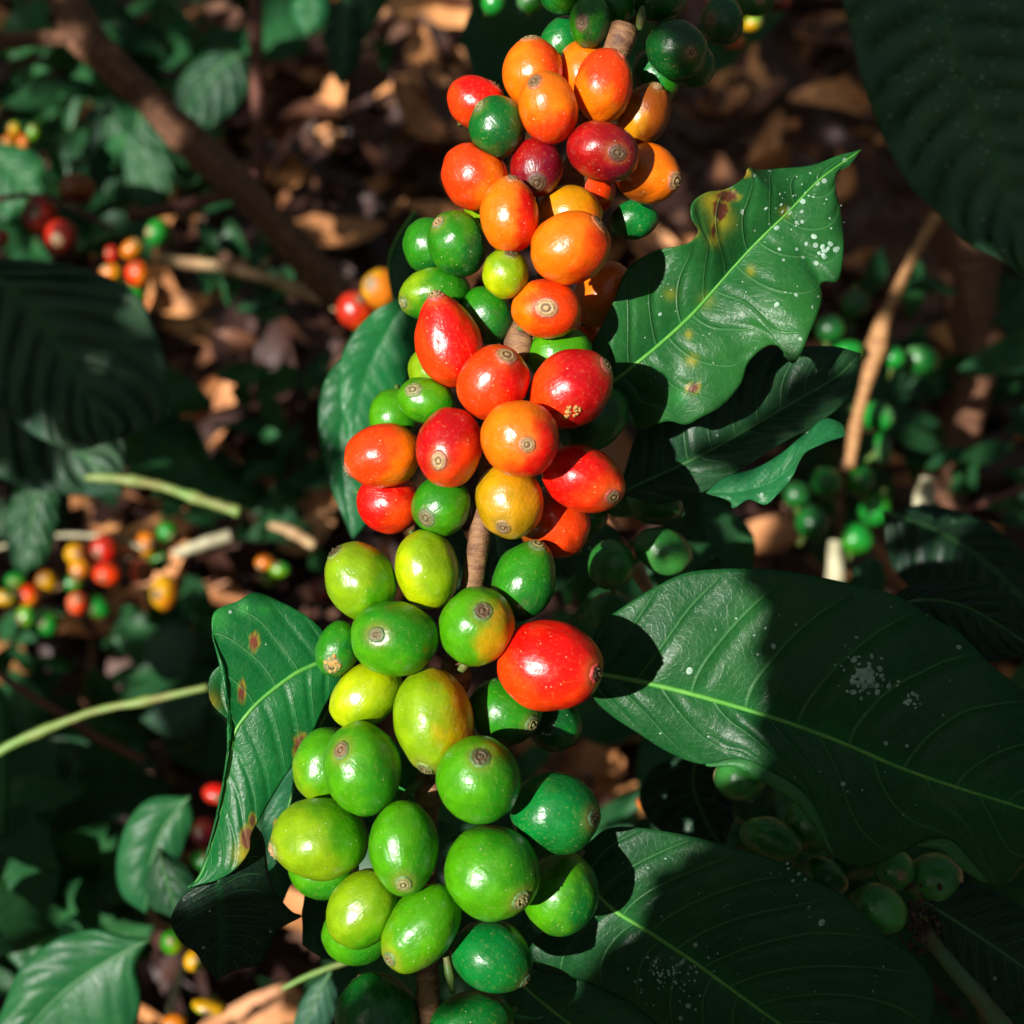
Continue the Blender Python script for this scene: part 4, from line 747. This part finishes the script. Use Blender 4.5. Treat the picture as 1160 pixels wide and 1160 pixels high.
# ------------------------------------------------------------------ more cherries: shaded right side and blurred background
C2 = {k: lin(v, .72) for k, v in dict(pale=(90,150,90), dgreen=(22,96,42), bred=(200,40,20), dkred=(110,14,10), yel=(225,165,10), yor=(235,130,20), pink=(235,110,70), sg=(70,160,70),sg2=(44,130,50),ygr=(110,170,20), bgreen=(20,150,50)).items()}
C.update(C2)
BG = [ # x, y, a, b, angle, depth, colour, colour2, label, group, lit
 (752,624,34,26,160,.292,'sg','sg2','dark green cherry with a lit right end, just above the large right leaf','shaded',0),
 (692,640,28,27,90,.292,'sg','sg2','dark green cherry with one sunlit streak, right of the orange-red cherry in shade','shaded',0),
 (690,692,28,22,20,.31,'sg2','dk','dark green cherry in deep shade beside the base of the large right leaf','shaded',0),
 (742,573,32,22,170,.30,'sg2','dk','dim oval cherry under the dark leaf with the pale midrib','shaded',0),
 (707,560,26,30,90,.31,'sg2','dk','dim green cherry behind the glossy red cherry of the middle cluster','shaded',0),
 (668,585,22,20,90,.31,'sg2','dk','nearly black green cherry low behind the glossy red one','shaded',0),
 (936,546,17,17,90,0.61,'dk','mid','dark green blurred cherry left of the dark thin stem','right',0),
 (974,544,18,16,90,0.63,'dk','mid','dark green blurred cherry right of the dark thin stem','right',0),
 (991,577,19,17,60,0.74,'bgreen','mid','bright green blurred cherry, upper one of the lit pair at the right','right',1),
 (969,610,18,19,90,0.74,'bgreen','mid','bright green blurred cherry, lower one of the lit pair at the right','right',1),
 (920,592,20,19,90,0.61,'dgreen','dk','very dark blurred cherry left of the lit pair','right',0),
 (902,560,15,15,90,0.63,'dgreen','dk','very dark blurred cherry furthest left beside the thin stem','right',0),
 (994,472,20,17,150,0.65,'bgreen','pale','pale green blurred cherry right of the jointed brown stem','right',1),
 (1000,508,9,18,10,0.67,'pale','bgreen','long pale green blurred fruit hanging under the pale green cherry','right',1),
 (960,398,18,12,10,0.61,'bgreen','mid','lit green fruit left of the joint of the brown stem','right',1),
 (1012,405,13,13,90,0.63,'bgreen','dk','small green fruit right of the joint of the brown stem','right',1),
 (1042,408,22,17,170,0.65,'dk','pale','dull green fruit further right of the stem joint','right',0),
 (968,345,17,16,90,0.67,'dgreen','dk','dim green fruit above the stem joint, right of the spotted leaf','right',0),
 (940,372,16,16,90,0.61,'dgreen','dk','dim green fruit close to the right rim of the spotted leaf','right',0),
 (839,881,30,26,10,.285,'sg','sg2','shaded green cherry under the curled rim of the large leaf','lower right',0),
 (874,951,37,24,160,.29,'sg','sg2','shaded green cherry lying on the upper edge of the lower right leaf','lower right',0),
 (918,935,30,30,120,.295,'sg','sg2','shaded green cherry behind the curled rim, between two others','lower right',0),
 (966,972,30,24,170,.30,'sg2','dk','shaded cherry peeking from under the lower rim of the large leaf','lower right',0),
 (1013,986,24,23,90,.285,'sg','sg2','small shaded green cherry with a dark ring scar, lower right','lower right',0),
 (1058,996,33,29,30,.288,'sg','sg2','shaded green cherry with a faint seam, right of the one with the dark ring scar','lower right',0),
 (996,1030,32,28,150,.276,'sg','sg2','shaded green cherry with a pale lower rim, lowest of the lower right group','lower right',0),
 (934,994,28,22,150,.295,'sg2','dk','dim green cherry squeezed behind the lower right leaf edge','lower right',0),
 (1050,-2+1030,16,14,90,.30,'sg2','dk','tiny dark green cherry behind the dried clump','lower right',0),
 (402,351,22,21,90,.56,'bred','redor','bright red blurred cherry left of the top cluster','left mid',1),
 (431,328,24,22,70,.56,'yor','yel','orange-yellow blurred cherry left of the top cluster','left mid',1),
 (412,389,20,15,70,.56,'bgreen','ygr','bright green blurred cherry under the red and orange blurred pair','left mid',1),
 (45,244,21,20,90,.62,'dkred','bred','dark red blurred cherry furthest left of the shaded trio','left red',0),
 (87,214,18,20,90,.62,'brown','dkred','brownish blurred cherry on top of the shaded trio','left red',0),
 (70,268,21,18,90,.62,'dkred','bred','dark red blurred cherry lowest of the shaded trio','left red',0),
 (2,270,10,8,90,.62,'bred','dkred','small red blurred cherry cut by the left edge','left red',0),
 (127,287,9,8,90,.80,'bred','red','small red blurred cherry at the upper left of the little orange bunch','left bunch',1),
 (150,282,14,10,40,.80,'yor','yel','golden blurred cherry at the top of the little orange bunch','left bunch',1),
 (126,309,13,11,20,.80,'yor','yel','golden blurred cherry at the left of the little orange bunch','left bunch',1),
 (157,310,15,14,90,.79,'redor','yor','orange-red blurred cherry at the right of the little orange bunch','left bunch',1),
 (179,263,16,13,60,.82,'bgreen','mid','green blurred cherry above the little orange bunch','left bunch',1),
 (150,332,16,11,160,.82,'bgreen','mid','green blurred cherry under the little orange bunch','left bunch',1),
 (17,146,8,7,90,.9,'yel','ygr','tiny yellow blurred cherry at the upper left edge','left far',1),
 (10,161,8,7,90,.9,'yor','yel','tiny orange blurred cherry lowest at the upper left edge','left far',1),
 (27,161,8,7,90,.9,'yor','redor','tiny orange blurred cherry right of the lowest one at the upper left edge','left far',1),
 (38,150,9,8,90,.9,'ygr','bgreen','tiny yellow-green blurred cherry at the upper left edge','left far',1),
 (86,627,13,12,90,.85,'yel','yor','yellow cherry left of the two red ones in the far left cluster','far',1),
 (91,644,12,12,90,.84,'yor','yel','orange cherry below the yellow one, left of the two red ones','far',1),
 (119,621,15,16,90,.84,'bred','red','upper of the two red cherries in the far left cluster','far',1),
 (122,649,16,14,170,.82,'redor','bred','lower of the two red cherries in the far left cluster','far',1),
 (53,659,13,12,90,.85,'yel','brown','brownish yellow cherry above the orange-red one in the far left cluster','far',1),
 (33,675,13,12,90,.84,'redor','yor','orange-red cherry near the left edge in the far cluster','far',1),
 (88,683,13,12,90,.83,'pink','redor','pinkish orange cherry low in the far left cluster','far',1),
 (110,686,12,18,60,.84,'bgreen','mid','green cherry right of the pinkish orange one','far',1),
 (167,616,15,13,90,.86,'yor','yel','yellow-orange cherry at the top right of the far left cluster','far',1),
 (190,602,11,12,90,.86,'bgreen','mid','green cherry topmost in the far left cluster','far',1),
 (182,633,16,11,80,.87,'mid','bgreen','green cherry between the yellow-orange one and the big yellow one','far',1),
 (162,647,14,13,90,.85,'pink','redor','pale pink-orange cherry under the yellow-orange one','far',1),
 (187,671,20,16,80,.80,'yel','yor','big yellow cherry at the lower right of the far left cluster','far',1),
 (31,697,13,11,90,.83,'ygr','bgreen','yellow-green cherry under the orange-red one near the left edge','far',1),
 (55,706,14,12,90,.84,'bgreen','mid','green cherry low between the yellow-green and pinkish ones','far',1),
 (6,677,9,14,90,.83,'yel','ygr','yellow cherry cut by the left edge in the far cluster','far',1),
 (82,660,13,9,10,.86,'bgreen','ygr','green cherry in the middle of the far left cluster','far',1),
 (18,657,12,9,10,.86,'bgreen','ygr','green cherry above the cut yellow one at the left edge','far',1),
 (300,637,9,11,90,.72,'yor','brown','small orange blurred cherry left of the upper lime green cherry','gap',1),
 (317,645,9,12,90,.72,'ygr','bgreen','small lime blurred cherry left of the upper lime green cherry','gap',1),
 (365,668,14,14,90,.6,'dkred','maroon','dark maroon blurred cherry behind the upper lime green one','gap',0),
 (246,899,12,17,80,.55,'bred','red','red blurred cherry peeking out left of the spotted leaf','low left',1),
 (232,944,18,17,90,.55,'maroon','dkred','dark maroon blurred cherry left of the spotted leaf','low left',0),
 (234,975,12,20,80,.5,'bgreen','mid','green blurred cherry below the dark maroon one','low left',0),
 (220,1088,12,12,90,.48,'yel','lime','small yellow cherry under the folded leaf end','low left',1),
 (195,1067,14,13,90,.48,'mid','lime','small green cherry left of the folded leaf end','low left',1),
 (198,1158,14,10,0,.5,'yor','yel','orange cherry cut by the bottom edge at the left','low left',1),
 (237,1140,9,20,80,.5,'yel','lime','yellow curled fruit near the bottom, under the folded leaf','low left',1),
 (734,911,8,13,80,.5,'yor','redor','small orange blurred cherry left of the lower right cherries','mid low',1),
 (853,26,12,9,20,.5,'ygr','yel','small yellow-green blurred fruit at the top right of the top cluster','top',1),
 (832,46,9,12,90,.6,'pink','yor','small orange-pink blurred fruit at the top','top',0),
 (880,2,16,10,0,.6,'bred','dkred','dark red blurred fruit cut by the top edge','top',0),
 (818,24,28,24,100,.30,'dgreen','dk','dark green cherry right of the round one, in shade at the top','top',0),
 (559,2,16,14,90,.4,'bgreen','mid','green blurred cherry cut by the top edge, left of the twig','top',1),
 (856,2,22,16,0,.33,'dgreen','dk','dark green cherry cut by the top edge at the right','top',0),
 (601,2,12,16,90,.4,'pale','mid','grey-green fruit cut by the top edge','top',0),
 (304,655,10,10,90,.8,'ygr','mid','tiny green blurred fruit under the small lime one','gap',0),
]
GN = dict(shaded='shaded green cherries behind the branch', right='blurred fruits along the stem at the right', far='ripening cherries of the far left cluster')
GN['lower right'] = 'shaded cherries at the lower right'; GN['left mid'] = 'blurred trio left of the top cluster'; GN['left red'] = 'dark red cherries in shade at the left'
GN['left bunch'] = 'little orange bunch at the left'; GN['left far'] = 'tiny cherries at the upper left edge'; GN['gap'] = 'blurred cherries left of the green cluster'
GN['low left'] = 'blurred cherries at the lower left'; GN['mid low'] = 'blurred cherries in the lower middle'; GN['top'] = 'blurred fruits along the top edge'
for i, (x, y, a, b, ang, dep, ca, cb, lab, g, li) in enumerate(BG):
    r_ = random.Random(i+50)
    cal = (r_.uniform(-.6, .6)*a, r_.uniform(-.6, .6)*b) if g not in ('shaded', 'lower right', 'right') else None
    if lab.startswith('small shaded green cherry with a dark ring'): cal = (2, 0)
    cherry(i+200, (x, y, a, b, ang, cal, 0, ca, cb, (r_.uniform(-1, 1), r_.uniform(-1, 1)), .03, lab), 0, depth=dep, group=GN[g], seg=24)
    if li: LITP.append((cam_pt(x, y, dep), max(a, b)*dep/K*1.15+.004))
    # carrying twiglets for the far cherries
# ------------------------------------------------------------------ lit points on the main branch
SHD = ('dull green', 'round dark green cherry right', 'dim green', 'dark green cherry cut', 'green cherry at the upper picture', 'dark green teardrop')
for c, z in zip(CH, zs):
    if c[11].startswith(SHD): continue
    if c[1] > 1120: continue
    for dx, dy in ((0, 0), (.9, 0), (-.9, 0), (0, .9), (0, -.9)):
        LITP.append((cam_pt(c[0]+dx*c[3], c[1]+dy*c[3], Z(z)), .003))
for x, y in ((560, 470), (540, 600), (520, 700), (600, 300), (660, 120)): LITP.append((cam_pt(x, y, D0), .004))

# ------------------------------------------------------------------ ground and litter
mg = NT('soil'); tc = mg.n('ShaderNodeTexCoord').outputs['Object']
n1 = mg.noise(9, 8, tc, .65); n2 = mg.noise(70, 5, tc, .6)
mg.l(mg.mix(mg.ramp(n1, .3, .7), mg.mix(n2, (.055, .022, .014), (.12, .05, .03)), mg.mix(n2, (.14, .065, .04), (.24, .12, .07))), mg.b.inputs['Base Color'])
mg.b.inputs['Roughness'].default_value = .9; mg.l(mg.bump(n2, .6, .01), mg.b.inputs['Normal'])
V = []; F = []; g = 60
xs = [(-1+2*i/g) for i in range(g+1)]
sc = lambda t: math.copysign(abs(t)**3*30+abs(t)*1.2, t)
for j in range(g+1):
    for i in range(g+1):
        x, y = sc(xs[i]), sc(xs[j])+.8
        V.append((x, y, .02*noise.noise(Vector((x*3, y*3, 0)))-.02))
for j in range(g):
    for i in range(g): F.append((j*(g+1)+i, j*(g+1)+i+1, (j+1)*(g+1)+i+1, (j+1)*(g+1)+i))
tag(mesh_obj('ground', V, F, mg.m, None, (0, 0, 0)), kind='structure')

def leaf_card(V, F, o, ax, nrm, L, Wd, curl, fold, ns=7, na=4, rr=None):
    """one curved leaf: ns sections along, na across"""
    by = ax.normalized(); bz = (nrm-by*nrm.dot(by)).normalized(); bx = by.cross(bz); b0 = len(V)
    for i in range(ns+1):
        t = i/ns; w_ = Wd*math.sin(math.pi*min(1, t*.93+.04))**.8*(1-.25*t)
        for k in range(na+1):
            s = -1+2*k/na
            h = curl*L*(t-.5)**2*2+fold*abs(s)*w_*.8+.10*Wd*math.sin(t*9+s*3+L*200)
            V.append(o+by*(L*(t-.5))+bx*(w_*s*.5)+bz*h)
    for i in range(ns):
        for k in range(na): a = b0+i*(na+1)+k; F.append((a, a+1, a+na+2, a+na+1))
r_ = random.Random(11); V = []; F = []
for k in range(4600):
    y = r_.uniform(.05, 2.4) if k < 4100 else r_.uniform(2.4, 4.5); x = r_.uniform(-.35-.5*y, .35+.5*y)
    a = r_.uniform(0, 6.28); L = r_.uniform(.03, .07) if k % 5 < 3 else r_.uniform(.07, .13)
    leaf_card(V, F, Vector((x, y, r_.uniform(-.005, .05))), Vector((math.cos(a), math.sin(a), r_.uniform(-.35, .35))), Vector((r_.gauss(0, .4), r_.gauss(0, .4), 1)), L, L*r_.uniform(.3, .5), r_.uniform(-.8, 1.2), r_.uniform(-.3, .9), 5, 2)
tag(mesh_obj('dry_leaf_litter', V, F, M['litter'], None, (0, 0, 0)), 'brown curled dead leaves and husks covering the soil far below', 'leaf litter', None, 'stuff')

# ------------------------------------------------------------------ undergrowth
for x, y, d in ((165,200,.94),(180,215,.94),(160,165,.94),(175,185,.94),(355,15,.85),(350,30,.85),(10,200,.85),(25,215,.85),(235,100,.88),(215,120,.88),(1000,500,.66)): LITP.append((cam_pt(x, y, d), .016))
for x, y in ((946,620),(946,635),(946,650),(946,662)): LITP.append((cam_pt(x, y, .74), .012))
LQ = [(p.dot(U_), p.dot(V_), r, p.dot(SUN)) for p, r in LITP if p.z < -.42]
RECT = [ # x0,y0,x1,y1, depth0, depth1, count, size0, size1
 (-60,-40,240,250,.95,1.15,95,.03,.07),(-60,120,170,280,.85,1.0,30,.04,.08),(60,20,160,120,.9,1.1,14,.04,.08),
 (240,-60,440,60,.95,1.3,22,.04,.08),(-60,470,200,600,.65,.9,50,.03,.07),(190,480,330,610,.8,.95,34,.02,.045),(230,265,320,360,.82,.9,26,.015,.03),
 (-60,660,260,860,.75,.9,120,.025,.06),(-60,850,130,1090,.5,.8,60,.04,.08),(270,420,400,650,.75,.9,26,.02,.05),
 (-60,300,200,480,.6,.8,30,.04,.08),(560,-60,860,70,.45,.7,22,.03,.06),
 (690,440,930,720,.36,.6,60,.02,.05),(900,420,1220,720,.7,.95,50,.03,.08),(940,300,1060,470,.65,.9,16,.03,.05),
 (660,780,1220,1220,.45,.75,120,.03,.07),(1130,330,1240,620,.6,.9,10,.04,.08),(560,560,700,720,.36,.6,24,.02,.05),(280,880,330,1000,.6,.75,8,.02,.04),
 (380,880,640,1220,.5,.7,60,.03,.06),(300,1000,420,1180,.8,.83,6,.02,.03),(440,860,620,1000,.45,.6,16,.02,.04)]
r_ = random.Random(23); V = []; F = []; CO = []; UV = []
for (x0, y0, x1, y1, d0, d1, cnt, s0, s1) in RECT:
    for k in range(cnt):
        x, y = r_.uniform(x0, x1), r_.uniform(y0, y1); d = min(r_.uniform(d0, d1), ground_depth(x, y)-.06)
        o = P(x, y, d); L = r_.uniform(s0, s1)
        ax = Vector((r_.gauss(0, 1), r_.gauss(0, .7), r_.gauss(-.5, .6))); nr = Vector((r_.gauss(0, .5), r_.gauss(-.5, .5), 1))
        if any(abs(x-q[0]) < q[2]+L*.35*K/d and abs(y-q[1]) < q[3]+L*.35*K/d and d < q[5]+.04 and q[5] > .4 for q in BG): continue
        oc = cam_pt(x, y, d); ou, ov, os_ = oc.dot(U_), oc.dot(V_), oc.dot(SUN)
        if any(abs(ou-q[0]) < L*.4+q[2] and abs(ov-q[1]) < L*.4+q[2] and q[3] < os_-.015 for q in LQ): continue
        b0 = len(V); leaf_card(V, F, o, ax, nr, L, L*r_.uniform(.36, .55), r_.uniform(-.5, .1), r_.uniform(-.1, .35), 8, 4)
        f = r_.random(); c = [(.008, .040, .015)[q]*(1-f)+(.026, .13, .045)[q]*f for q in range(3)]
        for m_ in range(len(V)-b0): CO.append(c); UV.append(((m_//5)/8, (m_ % 5)/4))
tag(mesh_obj('undergrowth', V, F, M['leaf_bg'], None, (0, 0, 0), uv=UV, col=CO, spk=[0]*len(V)), 'blurred green undergrowth of small leaves filling the background behind the branch', 'undergrowth', None, 'stuff')

# ------------------------------------------------------------------ unseen foliage added behind the camera, its gaps shaped to shade the scene
for x, y in ((150,960),(165,930),(190,920),(205,930),(160,990),(180,960),(195,950),(170,1005),(150,1010),(200,990)): LITP.append((cam_pt(x, y, .45), .010))
for x, y in ((40,1100),(80,1075),(120,1070),(60,1130),(100,1110),(140,1100),(30,1150),(80,1150),(130,1140),(150,1080)): LITP.append((cam_pt(x, y, .40), .010))
rq = random.Random(41)
for k in range(175):
    x, y = rq.uniform(-40, 580), rq.uniform(-40, 780)
    if k > 150: x, y = rq.uniform(120, 420), rq.uniform(980, 1180)
    if noise.noise(Vector((x*.012, y*.012, 5))) < -.08: continue
    d = ground_depth(x, y)-.03 if k % 3 or k > 150 else rq.uniform(.75, 1.0); r = rq.choice((2, 3, 4, 6, 9))
    LITP.append((cam_pt(x, y, min(d, ground_depth(x, y)-.03)), r*d/K+.003))
for x, y in ((994,388),(1000,400),(985,425),(978,450),(972,470),(1048,575)): LITP.append((cam_pt(x, y, .62), .010))
for x, y in ((946,620),(946,635),(946,650),(946,662),(985,590),(975,600)): LITP.append((cam_pt(x, y, .74), .012))
GL = [ # sunlit patches on the far ground and foliage: px, py, radius px
 (430,110,22),(470,75,24),(500,60,10),(370,150,22),(385,200,24),(350,225,16),(400,240,16),(415,235,10),(360,40,8),(250,80,16),(240,10,26),(205,60,18),(180,60,10),
 (300,500,20),(330,505,14),(295,470,12),(155,510,20),(150,490,10),(190,535,10),(350,440,14),(350,470,14),(385,410,20),(350,390,16),(270,400,9),(240,265,16),(290,300,12),(340,360,14),(360,380,16),
 (195,345,16),(265,640,14),(240,665,16),(275,670,8),(250,650,10),(130,600,8),(230,760,12),(190,880,14),(215,890,16),(230,850,14),(120,860,6),(20,1000,7),
 (180,1100,20),(175,1140,16),(210,1130,14),(300,1110,26),(330,1060,22),(280,1140,20),(320,1000,20),(340,1150,20),(260,1120,16),
 (690,850,20),(700,890,16),(680,870,16),(710,870,12),(670,830,10),(30,110,14),(40,125,10),(90,130,10),(10,200,20),(25,185,14),(160,190,16),(170,205,12),(350,12,14),(430,15,10),
 (60,740,10),(150,720,10),(195,725,12),(185,815,10),(160,790,10),(70,870,14),(40,930,8),(90,1080,16),(100,1130,20),(60,1130,14),(195,940,22),(160,960,20),(185,985,16),(150,990,14),(200,910,10),
 (60,570,8),(280,450,8),(250,505,8),(990,470,10),(1040,600,7),(980,655,6),(340,600,8),(310,620,6),(100,440,5),(320,940,10),(345,905,8),(360,1130,10),
 (895,235,1),(150,560,5),(470,140,6),(540,20,10),(560,60,10),(430,60,10),(530,40,6)]
def shade_depth(x, y): 
    if 130 < x < 225 and 895 < y < 1045: return .45
    if x < 160 and y > 1050: return .40
    return ground_depth(x, y)-.03
for (x, y, r) in GL:
    d = .9 if x < 260 and y < 260 else shade_depth(x, y)
    if x > 860: d = .5
    LITP.append((cam_pt(x, y, d), r*d/K*1.15+.005))
litUV = [(p.dot(U_), p.dot(V_), r) for p, r in LITP]
cs = .0025; u0, u1, v0, v1 = -1.35, .07, -.60, .60
nu, nv = int((u1-u0)/cs), int((v1-v0)/cs)
lit_grid = bytearray(nu*nv); cov = bytearray(nu*nv)
for (u, v, r) in litUV:
    rr = r+cs*.4; n = int(rr/cs)+1; iu, iv = int((u-u0)/cs), int((v-v0)/cs)
    for a in range(-n, n+1):
        for b in range(-n, n+1):
            x, y = iu+a, iv+b
            if 0 <= x < nu and 0 <= y < nv and math.hypot(u0+(x+.5)*cs-u, v0+(y+.5)*cs-v) <= max(rr, cs*.75): lit_grid[x*nv+y] = 1
r_ = random.Random(77); V = []; F = []; CO = []; UV = []; nleaf = 0
def cells(u, v, th, L, Wd):
    out = []; n = int(L/2/cs)+1; iu, iv = int((u-u0)/cs), int((v-v0)/cs); ct, st = math.cos(th), math.sin(th)
    for a in range(-n, n+1):
        for b in range(-n, n+1):
            x, y = iu+a, iv+b
            if 0 <= x < nu and 0 <= y < nv:
                du, dv = u0+(x+.5)*cs-u, v0+(y+.5)*cs-v; p, q = du*ct+dv*st, -du*st+dv*ct
                if (p/(L/2))**2+(q/(Wd/2))**2 <= 1: out.append(x*nv+y)
    return out
near_hole = lambda u, v: -.26 < u < .04 and -.16 < v < .16
for (L0, L1, tries) in ((.09, .15, 1500), (.05, .09, 4000), (.028, .05, 9000), (.014, .024, 26000)):
    for t in range(tries):
        if L0 < .028 and t % 2: u, v = r_.uniform(-.30, .08), r_.uniform(-.2, .2)
        else: u, v = r_.uniform(u0, u1), r_.uniform(v0, v1)
        ix = int((u-u0)/cs)*nv+int((v-v0)/cs)
        if ix >= len(cov) or cov[ix] or lit_grid[ix]: continue
        th = r_.uniform(0, 3.14); L = r_.uniform(L0, L1); Wd = L*r_.uniform(.45, .62)
        if L0 < .028: Wd = L*.8
        cl = cells(u, v, th, L, Wd)
        if any(lit_grid[c_] for c_ in cl): continue
        for c_ in cl: cov[c_] = 1
        zc = r_.uniform(.09, .13) if near_hole(u, v) else r_.uniform(.12, .34)
        p0 = U_*u+V_*v; k_ = (zc-p0.z)/SUN.z; o = W(p0+SUN*k_)
        ax = cam_rot @ (U_*math.cos(th)+V_*math.sin(th)); nr = cam_rot @ (SUN+U_*r_.gauss(0, .12)+V_*r_.gauss(0, .12))
        b0 = len(V); leaf_card(V, F, o, ax, nr, L, Wd*1.12, r_.uniform(-.1, .1), r_.uniform(0, .1), 6, 2)
        for m_ in range(len(V)-b0): CO.append((.02, .085, .03)); UV.append(((m_//3)/6, (m_ % 3)/2))
        nleaf += 1
idx = [k for k in range(nu*nv) if not cov[k] and not lit_grid[k]]; r_.shuffle(idx)
for k in idx:
    if cov[k]: continue
    u, v = u0+(k//nv+.5)*cs, v0+(k % nv+.5)*cs
    nh = -.24 < u < .06 and abs(v) < .19
    if not nh and r_.random() < (.42 if u < -.58 else .04): continue
    th = r_.uniform(0, 3.14)
    for L in ((.03, .018, .011, .007) if nh else (.04, .024)):
        Wd = L*.7; cl = cells(u, v, th, L, Wd)
        if any(lit_grid[c_] for c_ in cl): continue
        for c_ in cl: cov[c_] = 1
        p0 = U_*u+V_*v; k_ = ((r_.uniform(.09, .12) if nh else r_.uniform(.12, .3))-p0.z)/SUN.z; o = W(p0+SUN*k_)
        b0 = len(V); leaf_card(V, F, o, cam_rot @ (U_*math.cos(th)+V_*math.sin(th)), cam_rot @ SUN, L*1.1, Wd*1.25, .0, .05, 6, 2)
        for m_ in range(len(V)-b0): CO.append((.02, .085, .03)); UV.append(((m_//3)/6, (m_ % 3)/2))
        nleaf += 1; break
for k in range(nu*nv):
    u, v = u0+(k//nv+.5)*cs, v0+(k % nv+.5)*cs
    if -.24 < u < .06 and abs(v) < .19: cov[k] = 0
for k in r_.sample(range(nu*nv), nu*nv):
    if cov[k] or lit_grid[k]: continue
    u, v = u0+(k//nv+.5)*cs, v0+(k % nv+.5)*cs
    if not (-.24 < u < .06 and abs(v) < .19): continue
    th = r_.uniform(0, 3.14)
    for L in (.05, .03, .018, .011):
        Wd = L*.6; cl = cells(u, v, th, L, Wd)
        if any(lit_grid[c_] for c_ in cl): continue
        for c_ in cl: cov[c_] = 1
        p0 = U_*u+V_*v; o = W(p0+SUN*((r_.uniform(.125, .16)-p0.z)/SUN.z))
        b0 = len(V); leaf_card(V, F, o, cam_rot @ (U_*math.cos(th)+V_*math.sin(th)), cam_rot @ SUN, L*1.1, Wd*1.25, .0, .05, 6, 2)
        for m_ in range(len(V)-b0): CO.append((.02, .085, .03)); UV.append(((m_//3)/6, (m_ % 3)/2))
        break
print('canopy leaves', nleaf, 'faces', len(F), 'coverage', sum(cov)/len(cov), 'lit', sum(lit_grid)/len(lit_grid))
for k in range(4800):                      # unseen leaf ring added round about to hold back sky light
    a = r_.uniform(0, 6.28); rr = r_.uniform(2.3, 3.6); o = Vector((rr*math.cos(a), .5+rr*math.sin(a), r_.uniform(0, 3.2)))
    t_ = (o.z-.4)/SW.z; q_ = o-SW*t_
    if t_ > 0 and -.9 < q_.x < .9 and -.4 < q_.y < 1.8: continue
    L = r_.uniform(.16, .34); b0 = len(V)
    leaf_card(V, F, o, Vector((r_.gauss(0, 1), r_.gauss(0, 1), r_.gauss(-.6, .5))), Vector((math.cos(a)+r_.gauss(0, .5), math.sin(a)+r_.gauss(0, .5), .5)), L, L*.5, -.2, .15, 6, 2)
    for m_ in range(len(V)-b0): CO.append((.02, .085, .03)); UV.append(((m_//3)/6, (m_ % 3)/2))
tag(mesh_obj('added_shade_foliage', V, F, M['leaf_bg'], None, (0, 0, 0), uv=UV, col=CO, spk=[0]*len(V)), 'added unseen leafy mass overhead and all round, shaped to shade the scene', 'foliage', None, 'stuff')
